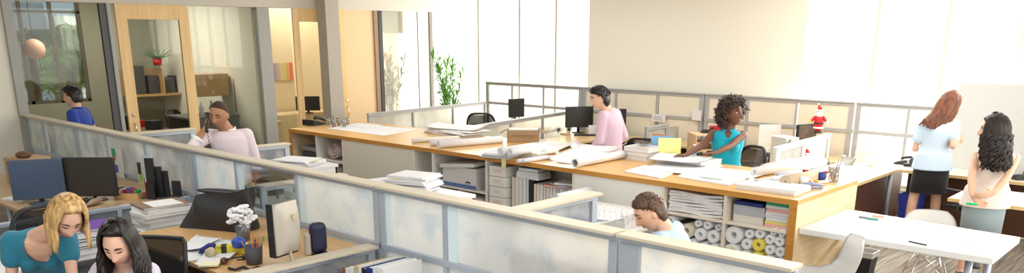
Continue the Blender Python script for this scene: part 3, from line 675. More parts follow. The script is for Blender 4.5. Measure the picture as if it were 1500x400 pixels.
# tower computer with its monitor seen from the side
def imac(label, loc, rz):
    t = thing('desktop_computer', label, 'computer', loc, rz); t.scale = (.46, .9, 1)
    B().box(-.25, .25, -.005, .07, .08, .48).build('dark_screen', BLACK, t, bevel=.004)
    b = B(); b.prism([(-.25, .10), (.25, .10), (.25, .48), (-.25, .48)], 0, .02, Matrix(((1, 0, 0, 0), (0, 0, -1, -.005), (0, 1, 0, 0), (0, 0, 0, 1))))
    def f(u, v): return Vector(((u-.5)*.5, -.025-.075*(1-(2*u-1)**4)*(1-(2*v-1)**4), .10+.38*v))
    b.grid(f, 12, 12); b.build('rear_shell', mat('beige_plastic', (.55, .50, .42), .4), t, True)
    B().box(-.03, .03, -.112, -.100, .36, .40).build('badge_plate', TAN, t)
    B().tube([(0, -.03, .16), (0, -.05, .01)], .03, 8, .5).build('stand_neck', MATS['beige_plastic'], t, True)
    B().box(-.16, .16, -.12, .05, 0, .012).build('stand_base', MATS['beige_plastic'], t, bevel=.004)
    return t
imac('beige-backed computer seen edge-on beside the pen cup', (-5.10, 3.07, .741), face(-118))
def cpu(label, loc, rz, m=WHITE, s=(.2, .42, .42)):
    t = thing('computer_tower', label, 'computer', loc, rz)
    B().box(-s[0]/2, s[0]/2, -s[1]/2, s[1]/2, .01, s[2]).build('case', m, t, bevel=.008)
    B().box(-s[0]/2+.02, s[0]/2-.02, s[1]/2, s[1]/2+.004, .06, s[2]-.05).build('front_grille', MGREY, t)
    B().tube([(s[0]/2-.05, s[1]/2+.004, s[2]-.03), (s[0]/2-.05, s[1]/2+.010, s[2]-.03)], .01).build('power_button', BLACK, t, True)
    for x in (-.07, .07): B().box(x-.02, x+.02, -s[1]/2+.02, s[1]/2-.02, 0, .012).build('foot', DGREY, t)
    return t
c = P(1148, 232, 'z', .74); cpu('white computer tower left of the white low screen', (P(1150, 205, 'y', 10.0).x, 10.0, .741), face(20), OFFW, (.2, .3, .40))
def keyboard(label, loc, rz, m=WHITE):
    t = thing('keyboard', label, 'keyboard', loc, rz); B().box(-.22, .22, -.07, .07, 0, .015).build('tray', m, t, bevel=.003)
    k = B()
    for i in range(14):
        for j in range(4): k.box(-.21+.03*i+.002, -.21+.03*i+.027, -.06+.03*j, -.06+.03*j+.025, .015, .021)
    k.build('keys', m, t); return t
keyboard('black keyboard under the monitor of the man in lilac', (-8.35, 11.05-.1, .742), face(0), BLACK)
keyboard('pale keyboard on the desk right of the woman in turquoise', (-4.98, 10.0, .742), face(0), OFFW)
def phone(label, loc, rz, m=BLACK, sc=1):
    t = thing('desk_phone', label, 'telephone', loc, rz)
    b = B(); Mx = Matrix(((0, 0, 1, -.09*sc), (1, 0, 0, 0), (0, 1, 0, 0), (0, 0, 0, 1)))
    b.prism([(-.1*sc, 0), (.1*sc, 0), (.1*sc, .07*sc), (-.1*sc, .02*sc)], 0, .18*sc, Mx); b.build('base', m, t, bevel=.004)
    B().tube([(-.10*sc, -.07*sc, .06*sc), (-.10*sc, -.05*sc, .075*sc), (-.10*sc, .07*sc, .10*sc), (-.10*sc, .09*sc, .085*sc)], .019*sc, 8).build('handset', m, t, True)
    k = B()
    for i in range(3):
        for j in range(4): k.box((-.02+.03*i)*sc, (0+.03*i)*sc, (-.07+.03*j)*sc, (-.05+.03*j)*sc, (.03+.008*j)*sc, (.040+.008*j)*sc)
    k.build('keys', MGREY, t); return t
phone('black desk phone on the counter end in front of the column', tuple(P(460, 183, 'z', 1.0)), face(-30), sc=1.35)
t = thing('desk_speaker', 'dark blue rounded speaker with beige front behind the edge-on computer', 'speaker', (-5.22, 3.42, .741), face(-60))
B().box(-.055, .055, -.07, .06, .012, .25).build('shell', mat('ink_blue', (.015, .02, .06), .4), t, False, .04); B().box(-.03, .03, .06, .105, .0, .17).build('front', mat('beige_plastic', (.55, .50, .42)), t, bevel=.01); B().lathe([(.07, 0), (.07, .012)]).build('foot', BLACK, t)
phone('black desk phone near the organiser left of the woman in turquoise', (-5.6, 9.75, .742), face(10))
phone('black tape-dispenser-like phone on the window desk left of the standing women', tuple(P(1322, 240, 'z', .742)), face(40), sc=.9)
phone('black phone in the right corner beyond the whiteboard foot', (-1.95, 11.1, .742), face(0))
# whiteboard panel
t = thing('presentation_board', 'blank pale board standing on the window desk', 'whiteboard', (-2.3, 11.32, .74))
B().box(-.5, .55, -.012, .012, .0, 1.09).build('board', mat('board_white', (.62, .62, .60), .5), t)
B().box(-.5, .55, -.05, .05, 0, .02).build('ledge', WHITE, t)
# waste bins
def bin_(label, loc, m, liner=True, h=.36):
    t = thing('waste_bin', label, 'bin', loc)
    b = B(); Mz = lambda s, z: [(sx*.14*s, sy*.10*s, z) for sx, sy in ((-1, -1), (1, -1), (1, 1), (-1, 1))]
    prev = None
    for s, z in ((.74, 0), (1, h), (.96, h), (.72, .012)):
        vs = [b.bm.verts.new(p) for p in Mz(s, z)]
        if prev: b.join(prev, vs)
        else: b.bm.faces.new(vs[::-1])
        prev = vs
    b.bm.faces.new(prev); b.build('tub', m, t, bevel=.012)
    if liner:
        b = B(); p = [(-.14, -.10, h), (.14, -.10, h), (.14, .10, h), (-.14, .10, h), (-.14, -.10, h)]
        prev = None
        for s, z in ((1.03, h-.05), (1.05, h+.005), (.95, h+.005), (.85, h-.12)):
            vs = [b.bm.verts.new(q) for q in Mz(s, z)]
            if prev: b.join(prev, vs)
            prev = vs
        b.build('liner', mat('white_liner', (.75, .75, .76), .3), t, bevel=.008)
    return t
c = P(1262, 366, 'z', .36); bin_('black waste bin with white liner under the white table', (c.x, c.y, 0), BLACK)
c = P(1331, 300, 'z', .3); bin_('blue recycling bin under the window desk', (-3.08, 11.0, 0), mat('recycle_blue', (.04, .06, .42), .4), False, .42)

# ================================================================ PAPER, ROLLS, BOOKS, BOXES
def loc(px, py, z): return P(px, py, 'z', z)
def roll(label, p0, p1, r, m=PAPER, group=None, core=.45, name='paper_roll', cat='paper roll', colr=None):
    p0, p1 = Vector(p0), Vector(p1); c = (p0+p1)/2; d = (p1-p0)/2; t = d.normalized(); u = t.orthogonal().normalized(); v = t.cross(u)
    b = B(); n = 22; ri = r*core
    A = [b.ring(-d, u, v, r, r, n), b.ring(d, u, v, r, r, n), b.ring(d, u, v, r*.93, r*.93, n), b.ring(d*.985, u, v, r*.9, r*.9, n), b.ring(d*1.0, u, v, r*.8, r*.8, n), b.ring(d, u, v, ri, ri, n), b.ring(-d, u, v, ri, ri, n), b.ring(-d, u, v, r*.8, r*.8, n), b.ring(-d*.985, u, v, r*.9, r*.9, n), b.ring(-d, u, v, r*.94, r*.94, n)]
    for i in range(len(A)): b.join(A[i], A[(i+1) % len(A)])
    o = b.build(name, m, None, False); put(o, c); tag(o, label, cat, group); 
    for p in o.data.polygons: p.use_smooth = len(p.vertices) == 4 and abs(p.normal.dot(t)) < .3
    if colr:
        b = B(); A = [b.ring(-d*1.001, u, v, r*.72, r*.72, n), b.ring(-d*1.001, u, v, r*.6, r*.6, n), b.ring(-d*.96, u, v, r*.6, r*.6, n), b.ring(-d*.96, u, v, r*.72, r*.72, n)]
        for i in range(4): b.join(A[i], A[(i+1) % 4])
        b.build('inner_layer', colr, o)
    return o
def stack(label, c, w_, d, h, rz=0, n=None, m=PAPER, group=None, name='paper_stack', jit=.012, top=None, seed=1):
    rnd = random.Random(seed); n = n or max(2, int(h/.012)); b = B(); z = 0; hh = h/n
    for i in range(n):
        jx, jy, a = rnd.uniform(-jit, jit), rnd.uniform(-jit, jit), rnd.uniform(-1, 1)*jit*3
        Mx = Matrix.Translation((jx, jy, 0)) @ Matrix.Rotation(a, 4, 'Z')
        k = 1-rnd.random()*jit*3
        b.box(-w_/2*k, w_/2*k, -d/2, d/2, z+.0004, z+hh-.0004, Mx); z += hh
    o = b.build(name, m); put(o, c, rz); tag(o, label, 'papers' if name == 'paper_stack' else name.replace('_', ' '), group)
    if top: B().box(-w_/2*.96, w_/2*.96, -d/2*.96, d/2*.96, z, z+.003).build('top_sheet', top, o)
    return o
def book(label, c, w_, d, h, rz=0, cover=NAVY, group=None, upright=False, name='book', cat='book', tilt=0):
    """lying: w x d x h. upright: w = thickness along x, d = depth along y (spine at -y), h height"""
    t = thing(name, label, cat, c, rz, group); k = min(.004, h*.15, w_*.15)
    if tilt: t.rotation_euler = (0, tilt, rz)
    if upright:
        B().box(-w_/2, -w_/2+k, -d/2, d/2, 0, h).box(w_/2-k, w_/2, -d/2, d/2, 0, h).box(-w_/2+k, w_/2-k, -d/2, -d/2+k, 0, h).build('cover', cover, t)
        B().box(-w_/2+k, w_/2-k, -d/2+k, d/2-.008, .004, h-.008).build('pages', PAPER2, t)
    else:
        B().box(-w_/2, w_/2, -d/2, d/2, 0, k).box(-w_/2, w_/2, -d/2, d/2, h-k, h).box(-w_/2, -w_/2+k, -d/2, d/2, k, h-k).build('cover', cover, t)
        if name == 'file': B().box(-w_/2+k, w_/2, -d/2, -d/2+.004, k, h-k).build('spine', cover, t)
        B().box(-w_/2+k, w_/2-.006, -d/2+.006, d/2-.006, k, h-k).build('pages', PAPER, t)
    return t
ALB = math.radians(0)
# -- counter top, from the left end
C1 = 1.001
sp('wide drawing spread flat on the left end of the counter', [(478, 188), (562, 199), (612, 190), (528, 181)], C1)
sp('narrow sheet beside the clear cups on the counter', [(503, 184), (540, 188), (560, 183), (525, 180)], C1+.003)
def cup(label, c, r=.035, h=.09, m=None, group=None, name='cup'):
    b = B(); b.lathe([(r*.75, 0), (r, h), (r*.94, h), (r*.7, .006)], cap=True); o = b.build(name, m or WHITE, None, True); put(o, c); tag(o, label, 'cup', group); return o
CLP = glassy('clear_plastic', (.88, .9, .92), .12, .05)
for i, (x, y) in enumerate(((480, 184), (489, 186), (496, 184), (504, 186), (509, 183), (487, 182))):
    cup('clear plastic cup in the cluster by the black phone on the counter', loc(x, y, C1), .04, .12, CLP, 'clear cups on the counter end')
def bent_sheets(label, px, z, curl, seed=0, **k): return sp(label, px, z, curl=curl, **k)
# pile of drawings with three rolls before it
stack('creased pile of drawings behind three paper rolls on the counter', loc(668, 196, C1), .95, .42, .075, math.radians(-8), 5, LINES, jit=.05, seed=4)
bent_sheets('wavy top drawing on the creased pile by three rolls', [(622, 187), (700, 193), (716, 185), (640, 181)], C1+.08, .03)
p = loc(604, 206, C1+.03); roll('yellowed roll, left of three rolls at the creased pile', p, p+Vector((.25, .62, 0)), .032, PAPER2, core=.6)
p = loc(630, 210, C1+.035); roll('white roll, middle of three rolls at the creased pile', p, p+Vector((.3, .72, 0)), .037, PAPER)
p = loc(642, 212, C1+.045); roll('thickest white roll, right of three rolls at the creased pile', p, p+Vector((.22, .95, 0)), .047, PAPER)
# second group: stack with two rolls
stack('grey-edged stack of folded drawings at the counter edge above the sticky note', loc(737, 229, C1), .40, .36, .05, math.radians(15), 6, PAPERE, jit=.03, seed=9)
stack('white stack of plans right of the grey-edged stack', loc(778, 226, C1), .42, .50, .075, math.radians(6), 4, PAPER, jit=.03, seed=5)
p = loc(733, 222, C1+.10); roll('paper roll with open end, left of two on the grey-edged stack', p, p+Vector((-.02, .62, 0)), .045, PAPER)
p = loc(747, 223, C1+.10); roll('paper roll with open end, right of two on the grey-edged stack', p, p+Vector((.02, .6, 0)), .043, PAPER)
for i, (x, y) in enumerate(((758, 236), (766, 236))):
    p = loc(x, y, C1+.02); roll('thin roll poking out at the counter edge beside the white plan stack', p, p+Vector((.05, .45, 0)), .022, PAPER, 'thin rolls at the counter edge')
t = put(B().box(-.035, .035, -.004, -.001, -.10, 0).build('sticky_note', mat('note_yellow', (.85, .78, .45), .7)), (P(738, 236, 'y', 6.77).x, 6.772, 1.0)); tag(t, 'yellow sticky note hanging from the counter edge', 'note')
# big open drawing with roll
sp('crumpled open drawing in front of the man in lilac', [(803, 238), (872, 243), (925, 228), (850, 219)], C1, curl=.05, th=.003)
sp('open drawing at the far counter edge by the waist of the man in lilac', [(835, 222), (905, 224), (918, 217), (840, 211)], C1+.001, curl=.06, th=.003)
p = loc(842, 239, C1+.05); roll('large rolled drawing lying diagonally on the open drawing', p, loc(912, 226, C1+.05), .048, PAPER, core=.8)
sp('white sheet left of the crumpled open drawing', [(770, 216), (820, 222), (845, 212), (800, 207)], C1+.002, curl=.02, th=.003)
# cardboard box
def carton(label, c, rz, s=(.34, .26, .16)):
    t = thing('cardboard_box', label, 'box', c, rz); X, Y, Z = s[0]/2, s[1]/2, s[2]; k = .004
    B().box(-X, X, -Y, -Y+k, 0, Z).box(-X, X, Y-k, Y, 0, Z).box(-X, -X+k, -Y+k, Y-k, 0, Z).box(X-k, X, -Y+k, Y-k, 0, Z).box(-X+k, X-k, -Y+k, Y-k, 0, k).build('walls', CARD, t)
    for (x0, y0, x1, y1, ox, oy) in ((-X, -Y, -X, Y, -.10, 0), (X, -Y, X, Y, .10, 0), (-X, -Y, X, -Y, 0, -.09), (-X, Y, X, Y, 0, .09)):
        b = B(); vs = [b.bm.verts.new(v) for v in ((x0, y0, Z), (x1, y1, Z), (x1+ox, y1+oy, Z-.05), (x0+ox, y0+oy, Z-.05))]; b.bm.faces.new(vs)
        bmesh.ops.solidify(b.bm, geom=b.bm.faces[:], thickness=.004); b.build('flap', CARD, t)
    B().box(-X+.02, X-.02, -Y+.02, Y-.02, .02, Z+.012).build('paper_filling', PAPER2, t)
    return t
carton('open brown cardboard box filled with paper on the far side of the counter', loc(757, 206, C1)+Vector((.05, .08, 0)), math.radians(40), (.44, .28, .15))
# books with a glass tray
for i, (h, z) in enumerate(((.05, 0), (.045, .051), (.05, .097))):
    book('thick white report, %s of three under the glass dish' % ('lowest', 'middle', 'topmost')[i], loc(938, 233, C1)+Vector((0, .05, z)), .34, .30, h, math.radians(-6+3*i), WHITE, 'white reports under the glass dish')
b = B(); b.lathe([(.06, .0), (.11, .035), (.105, .038), (.05, .008)]); t = put(b.build('glass_dish', CLP, None, True), loc(938, 233, C1)+Vector((0, .05, .149))); tag(t, 'clear glass dish on the stack of white reports', 'dish')
for i, (z, a) in enumerate(((0, 4), (.036, -5))):
    book('large white folder, %s of two before the woman in turquoise' % ('lower', 'upper')[i], loc(1008, 240, C1)+Vector((0, .0, z)), .62, .40, .034, math.radians(a), WHITE, 'white folders before the woman in turquoise')
sp('crumpled sheets lying on the white folders before the woman in turquoise', [(950, 234), (1025, 240), (1043, 233), (968, 224)], C1+.073, curl=.014, th=.003)
sp('white plan with clip at the counter edge below the white folders', [(914, 252), (967, 262), (997, 251), (945, 243)], C1, th=.012)
sp('large plan under the white folders', [(940, 248), (1010, 256), (1060, 244), (985, 232)], C1+.013, th=.006)
sp('plan with grey landscape drawing near the right of the counter', [(992, 260), (1068, 273), (1103, 260), (1015, 250)], C1, th=.016)
sp('open plan behind the plan with the landscape drawing', [(1015, 252), (1100, 262), (1125, 254), (1040, 245)], C1+.017, th=.004)
b = B(); b.ell((0, 0, 0), .13, .05, .0025); t = put(b.build('printed_landscape', mat('landscape_grey', (.42, .45, .42), .8, var=.3, vscale=30), None, True), loc(1042, 261, C1+.019), math.radians(0)); tag(t, 'grey landscape print on top of the plan at the counter edge', 'print')
stack('thick white plan stack at the right end of the counter', loc(1127, 278, C1)+Vector((.02, .03, 0)), .58, .38, .05, math.radians(2), 3, PAPER, jit=.006, seed=3)
# rolls at the right end
EZ = C1
def rr(label, px, py, r, L, ang, m=PAPER, group=None, z=0, core=.45, **k):
    p = loc(px, py, EZ+r+z); d = Vector((math.cos(math.radians(ang)), math.sin(math.radians(ang)), 0))*L
    return roll(label, p, p+d, r, m, group, core, **k)
BEIGE = mat('beige_felt', (.62, .48, .34), .9)
rr('grey-white roll, leftmost of the rolls at the right counter end', 1107, 268, .036, .5, 78, mat('grey_paper', (.62, .64, .68), .7), core=.3)
rr('small brown tube between rolls at the right counter end', 1119, 266, .022, .4, 80, CARD, core=.6)
rr('thin white tube pointing at the camera at the right counter end', 1126, 267, .020, .45, 70, PAPER)
rr('short roll with dark core beside the fat beige roll', 1133, 267, .034, .5, 80, PAPER2, core=.35)
rr('grey roll leaning on the beige roll at the right counter end', 1138, 257, .032, .35, 75, mat('grey_paper', (.6, .6, .6)), z=.03)
rr('fat beige roll, the largest at the right counter end', 1150, 266, .060, .55, 80, BEIGE, core=.22)
# long white roll lying behind
p = loc(1105, 252, C1+.05); roll('very long white roll lying across the right end of the counter', p, loc(1205, 237, C1+.05), .05, PAPER)
p = loc(1118, 246, C1+.045); roll('second long white roll behind the very long one', p, loc(1200, 231, C1+.045), .042, PAPER2)
cup('white mug beside the fat beige roll', loc(1177, 274, C1), .045, .10, WHITE, name='mug')
o = bpy.data.objects['mug']; B().tube([(.04, 0, .03), (.075, 0, .035), (.075, 0, .07), (.04, 0, .08)], .006, 8).build('handle', WHITE, o, True)
for i, (x, y) in enumerate(((1187, 268), (1194, 268))):
    rr('small orange tape roll, %s of two beside the white mug' % ('left', 'right')[i], x, y, .028, .03, 100, mat('tape_orange', (.85, .42, .05), .4), core=.4, name='tape_roll', cat='tape')
def jar(label, c, cols, r=.045, h=.11, m=CLP, L=.17, name='pen_cup', seed=0):
    rnd = random.Random(seed); t = thing(name, label, 'pen holder', c)
    B().lathe([(r*.85, 0), (r, h), (r*.93, h), (r*.78, .008)]).build('cup', m, t, True)
    for i, cm in enumerate(cols):
        a = 2*PI*i/len(cols)+rnd.random(); q = r*.45
        B().tube([(math.cos(a)*q*.5, math.sin(a)*q*.5, .012), (math.cos(a)*r*1.25, math.sin(a)*r*1.25, L*(.8+.3*rnd.random()))], .005, 6).build('pen', cm, t, True)
    return t
jar('clear jar of rulers and scrapers at the right counter end', loc(1220, 266, C1), [MGREY, WHITE, MGREY, PAPER2, MGREY], .06, .14, CLP, .24)
def stapler(label, c, rz, m):
    t = thing('stapler', label, 'stapler', c, rz); B().box(-.09, .09, -.02, .02, 0, .015).build('base', m, t, bevel=.004)
    B().tube([(-.08, 0, .03), (-.02, 0, .045), (.09, 0, .03)], [.014, .018, .012], 8).build('arm', m, t, True); return t
stapler('blue-grey stapler before the orange tape rolls', loc(1190, 276, C1), math.radians(40), mat('steel_blue', (.25, .33, .55), .4))
t = thing('tape_dispenser', 'dark blue and white tape dispenser at the right counter end', 'tape dispenser', loc(1203, 268, C1), math.radians(60))
B().box(-.07, .07, -.025, .025, 0, .03).build('base', WHITE, t, bevel=.006); B().tube([(-.01, -.02, .065), (-.01, .02, .065)], .045, 18).build('tape', NAVY, t, True); B().tube([(.03, 0, .02), (.08, 0, .09)], .01).build('arm', WHITE, t, True)
sp('thin drawings spread at the far right corner of the counter', [(1215, 262), (1255, 262), (1290, 247), (1235, 243)], C1-.25+.001 if 0 else .742, th=.003)

# -- cubby contents
def fbox(label, c, rz=0):
    t = thing('archive_box', label, 'box', c, rz)
    B().box(-.30, .30, -.24, .20, 0, .26).build('body', mat('box_white', (.66, .64, .62), .7), t, bevel=.003)
    B().box(-.302, .302, -.243, -.24, 0, .05).build('blue_band', mat('box_blue', (.10, .16, .34), .6), t)
    b = B(); b.box(-.31, .31, -.25, .21, .27, .275).box(-.31, .31, -.25, -.246, .23, .27).box(-.31, -.306, -.25, .21, .23, .27).box(.306, .31, -.25, .21, .23, .27)
    l = b.build('lid', MATS['box_white'], t); l.rotation_euler = (math.radians(2), math.radians(-6), 0); l.location = (0, 0, .03)
    B().tube([(.12, -.245, .075), (.16, -.246, .09), (.20, -.245, .075)], .009, 6).build('handle_hole', BLACK, t, True)
    return t
fbox('white and blue archive box with lid ajar in the counter cubby', (-7.17, 7.05, .556))
stack('brown folder on the archive box in the cubby', (-6.84, 7.15, .86), .2, .3, .03, 0, 2, BROWN, name='folder')
stack('loose papers on the lower shelf under the archive box, left bay', (-7.38, 7.05, .30), .36, .4, .12, .1, 8, PAPER2, seed=11)
stack('loose papers on the lower shelf under the archive box, right bay', (-6.92, 7.05, .30), .36, .4, .15, -.1, 9, PAPER2, seed=12)
for k in range(4):
    t = thing('card_file', 'off-white card file box, one of four stacked at the binders', 'file box', (-6.50, 6.99, .401+.125*k), .03*(k % 2), 'card file boxes beside the binders')
    B().box(-.13, .13, -.20, .2, 0, .12).build('body', OFFW, t, bevel=.006); B().box(-.06, .06, -.203, -.2, .05, .09).build('label_holder', mat('pinkish_label', (.75, .6, .55), .6), t)
xs_ = -6.33
binders = [(.05, CREAM), (.05, PAPER2), (.055, OFFW), (.05, WHITE), (.035, mat('pale_blue', (.55, .68, .75), .5)), (.07, BLACK), (.04, CREAM), (.04, OFFW), (.045, PAPER2), (.04, CREAM), (.045, OFFW), (.04, WHITE), (.045, OFFW), (.045, mat('ring_grey', (.55, .57, .6), .5)), (.045, WHITE), (.045, mat('ring_grey', (.5, .5, .5))), (.045, OFFW)]
nb = ['cream', 'buff', 'off-white', 'white', 'pale blue', 'black'] + ['light']*11
for i, (wd, mm) in enumerate(binders):
    h = .38 if i < 6 else .34
    book('%s binder among the upright binders in the counter cubby' % nb[i] if i < 6 else 'light binder in the row right of the black binder', (xs_+wd/2, 7.02, .401), wd-.004, .30, h, 0, mm, 'binders in the counter cubby', True, 'binder', 'binder'); xs_ += wd+.006
for i, (w_, h, mm, z) in enumerate(((.34, .05, WHITE, 0), (.32, .03, PAPER2, .051), (.28, .045, mat('teal_cover', (.10, .28, .32), .5), .082))):
    book(('white book lying across the left binders', 'buff book in the middle of the pile on the left binders', 'teal-topped book on the pile on the left binders')[i], (-6.10, 7.0, .782+z), w_, .24, h, .06*i, mm)
for i, (mm, z, a) in enumerate(((RED if 0 else mat('vermilion', (.72, .10, .03), .5), 0, .1), (mat('slate_blue', (.12, .18, .3), .5), .021, -.2), (WHITE, .042, .25))):
    book(('vermilion folder lying on the light binders', 'slate blue folder on the vermilion folder', 'white booklet on top of the vermilion folder')[i], (-5.62+.03*i, 6.98, .742+z), .40-.08*i, .26, .02, a, mm)
# rolled cloths in the left cubby
SAMP = mat('pink_grey_wrap', (.62, .50, .47), .6, bump=.4, bscale=18, var=.2, vscale=14)
def bundle(label, c, r, L, m=SAMP):
    b = B()
    def f(u, v):
        a = u*2*PI*2.6; rr_ = r*(.25+.75*u)*(1+.05*math.sin(a*3+v*5)); return Vector((math.cos(a)*rr_, (v-.5)*L, math.sin(a)*rr_+r))
    b.slab(f, 70, 5, .008, lambda u, v: Vector((math.cos(u*2*PI*2.6), 0, math.sin(u*2*PI*2.6)))); o = b.build('sample_roll', m, None, True); put(o, c); tag(o, label, 'fabric roll'); return o
bundle('rolled pinkish wrap on the upper shelf of the leftmost open cubby', (-9.9, 7.05, .612), .125, .4)
bundle('rolled greyish wrap on the lower shelf of the leftmost open cubby', (-9.9, 7.05, .302), .12, .4)
t = thing('storage_box', 'dark grey box in the leftmost cubby of the counter', 'box', (-10.5, 7.05, .09)); B().box(-.2, .2, -.2, .2, 0, .6).build('body', DGREY, t, bevel=.005); B().box(-.21, .21, -.21, .21, .6, .66).build('lid', MGREY, t, bevel=.005)
# stacks of folded drawings
FOLD = mat('folded_sheets', (.78, .76, .76), .8, var=.1, vscale=9)
for k in range(8):
    rnd = random.Random(k)
    b = B()
    def f(u, v, k=k): return Vector(((u-.5)*.60*(1-.02*(k % 3)), (v-.5)*.5, .020+.010*math.sin(u*7+k)*(u*.8+.2)+.02*(u > .8)*(u-.8)*(k > 5)))
    b.slab(f, 16, 4, .0235)
    mn = min(v.co.z for v in b.bm.verts)
    for v in b.bm.verts: v.co.z -= mn
    o = b.build('folded_drawing', FOLD, None, False); put(o, (-3.86, 7.08, .701+.026*k), rnd.uniform(-.02, .02)); tag(o, 'folded drawing in the wavy pile on the shelf over the paper rolls', 'folded drawing', 'folded drawings in the upper cubby')
# right upper cubby
stack('dark grey ream box under the worktop in the right upper cubby', (-3.32, 7.05, .701), .30, .36, .07, 0, 1, mat('ream_cream', (.72, .68, .6), .6), name='ream_box', jit=0)
stack('light grey ream box on the cream ream box in the right cubby', (-3.32, 7.05, .772), .31, .36, .09, .02, 1, mat('ream_grey', (.45, .48, .52), .6), name='ream_box', jit=0)
bpy.data.objects['ream_box']['label'] = 'cream ream box at the bottom of the right upper cubby'
stack('dark navy folder on the grey ream box', (-3.32, 7.05, .863), .28, .34, .03, -.03, 1, NAVY, name='folder', jit=0)
cols = [mat('pink_file', (.86, .45, .42), .6), mat('yellow_file', (.85, .72, .18), .6), PAPER, PAPERE, PAPER, mat('pink_file', (.8, .4, .4)), PAPER, mat('green_file', (.04, .42, .2), .5)]
nm = ['pink file at the bottom', 'yellow file second from the bottom', 'lowest white file', 'grey-white file', 'upper white file', 'upper pink file', 'white file just under the green one', 'green file on top']
for k, mm in enumerate(cols):
    book(nm[k]+' of the coloured stack in the right cubby', (-3.02, 7.04, .701+.0285*k), .26, .34, .027, .04*((k*7) % 3-1), mm, 'coloured files in the right cubby', name='file', cat='file')
# paper rolls in lower cubbies (axis along y, ends facing the room)
def cr(x, z, r, m=PAPER, c='paper rolls in the lower cubbies of the counter', label=None, col=None, L=.52):
    label = label or ('grey-white paper roll in the cubbies behind the man in light blue' if m is MATS['grey_paper'] else None)
    o = roll(label or 'white paper roll in the lower cubbies at the right end of the counter', (x, 6.80, z+r), (x, 6.80+L, z+r), r, m, c, .42, colr=col)
    return o
YEL = mat('yellow_roll', (.82, .68, .12), .6)
BUFF = mat('buff_roll', (.74, .66, .52), .7)
zb = .341
cr(-4.10, zb, .055, MATS['grey_paper']); cr(-3.98, zb, .05); cr(-3.86, zb, .06); cr(-3.73, zb, .055); cr(-3.61, zb, .06)
cr(-4.05, zb+.12, .05, MATS['grey_paper']); cr(-3.92, zb+.125, .07, BUFF, label='buff paper roll with wide opening in the cubby behind the man in light blue'); cr(-3.77, zb+.125, .06); cr(-3.63, zb+.125, .062)
cr(-4.11, zb+.24, .04); cr(-3.70, zb+.25, .04); cr(-3.58, zb+.25, .035, MATS['grey_paper']); cr(-3.80, zb+.255, .035)
cr(-3.43, zb, .075, PAPER, col=YEL, label='white roll with a yellow spiral at the lower left of the right cubby'); cr(-3.29, zb, .055); cr(-3.17, zb, .06, YEL, label='yellow and white roll low in the middle of the right cubby', col=PAPER); cr(-3.05, zb, .055); cr(-2.93, zb, .055)
cr(-3.42, zb+.155, .083, label='largest white roll, upper left of the right lower cubby'); cr(-3.28, zb+.125, .05); cr(-3.165, zb+.13, .058, YEL, label='bright yellow roll in the middle of the right lower cubby', col=YEL)
for x, z, r in ((-3.05, .118, .045), (-2.95, .115, .045), (-3.26, .235, .042), (-3.16, .25, .045), (-3.06, .215, .044), (-2.965, .21, .044), (-2.91, .03, .012), (-3.03, .305, .03), (-2.95, .30, .035), (-3.11, .335, .0)): 
    if r > .02: cr(x, zb+z, r)
# low table of rolls between partition and counter
desk('low_table', 'low pale table before the counter with rolls and flat files', -5.25, -4.15, 6.05, 6.72, z=.60, m=OFFW, legs=((-5.2, 6.1), (-4.2, 6.1), (-5.2, 6.68), (-4.2, 6.68)), cat='table')
for i, (x, z) in enumerate(((-5.12, 0), (-5.02, 0), (-4.92, 0), (-5.07, .085), (-4.97, .085), (-5.02, .17))):
    roll('clear-wrapped paper roll in the small pyramid before the counter', (x, 6.1, .601+.045+z), (x, 6.66, .601+.045+z), .045, mat('wrapped_paper', (.75, .75, .76), .3, var=.1, vscale=20), 'rolls in the pyramid before the counter')
stack('flat grey-white file stack beside the pyramid of rolls', (-4.55, 6.38, .601), .62, .42, .14, .05, 4, mat('flat_files', (.70, .68, .66), .6), name='file_stack', jit=.01)
bpy.data.objects['file_stack']['category'] = 'files'

# -- behind the front partition
def messy(label, c, w_, d, h, rz, seed, n=9):
    o = stack(label, c, w_, d, h, rz, n, PAPER, jit=.035, seed=seed)
    rnd = random.Random(seed)
    for k in range(3): 
        q = B().box(-w_*.42, w_*.42, -d*.42, d*.42, 0, .003).build('coloured_folder', rnd.choice([mat('salmon_folder', (.80, .42, .25), .6), TAN, YELLOW]), o); q.location = (.01*k, .01, h*(.3+.25*k)); q.rotation_euler = (0, 0, .15*k-.1)
    return o
messy('messy pile of papers with salmon folders just beyond the front partition', (-6.05, 5.12, .901), .46, .34, .16, .3, 3)
messy('lower pile of papers left of the messy pile with salmon folders', (-6.5, 5.1, .901), .30, .3, .05, -.2, 5)
t = desk('side_cabinet', 'cabinet behind the see-through pane bearing paper piles', -8.55, -7.85, 4.95, 5.5, z=.93, m=WHITE, edge=WHITE, panels=((-8.54, -8.52, 4.97, 5.48), (-7.88, -7.86, 4.97, 5.48), (-8.54, -7.86, 5.46, 5.48)), cat='cabinet')
messy('pale pile of papers above the partition, right of the man on the phone', (-8.12, 5.15, .931), .5, .36, .07, .4, 8, 5)
t = thing('desk_hutch', 'raised tan shelf unit on the desk of the man in light blue', 'shelf', (-3.0, 4.25, .741))
B().box(-.46, .42, -.26, .24, .26, .285).build('top_board', wood('tan_wood', (.50, .35, .19), (.64, .48, .3), 'x'), t); B().box(-.46, -.44, -.26, .24, 0, .26).build('side_panel', CREAM, t); B().box(.40, .42, -.26, .24, 0, .26).build('side_panel', CREAM, t)
hz = 1.027
sp('white sheet spread on the raised tan shelf', [(790, 317), (880, 332), (915, 322), (830, 308)], hz+.001, th=.006, curl=.015)
stack('papers under the wire file rack on the raised shelf', loc(868, 318, hz+.01), .34, .26, .02, .3, 3, PAPER, jit=.02, seed=2)
t = thing('wire_rack', 'white wire file rack holding sheets on the raised shelf', 'file rack', loc(902, 322, hz+.003), math.radians(8))
b = B()
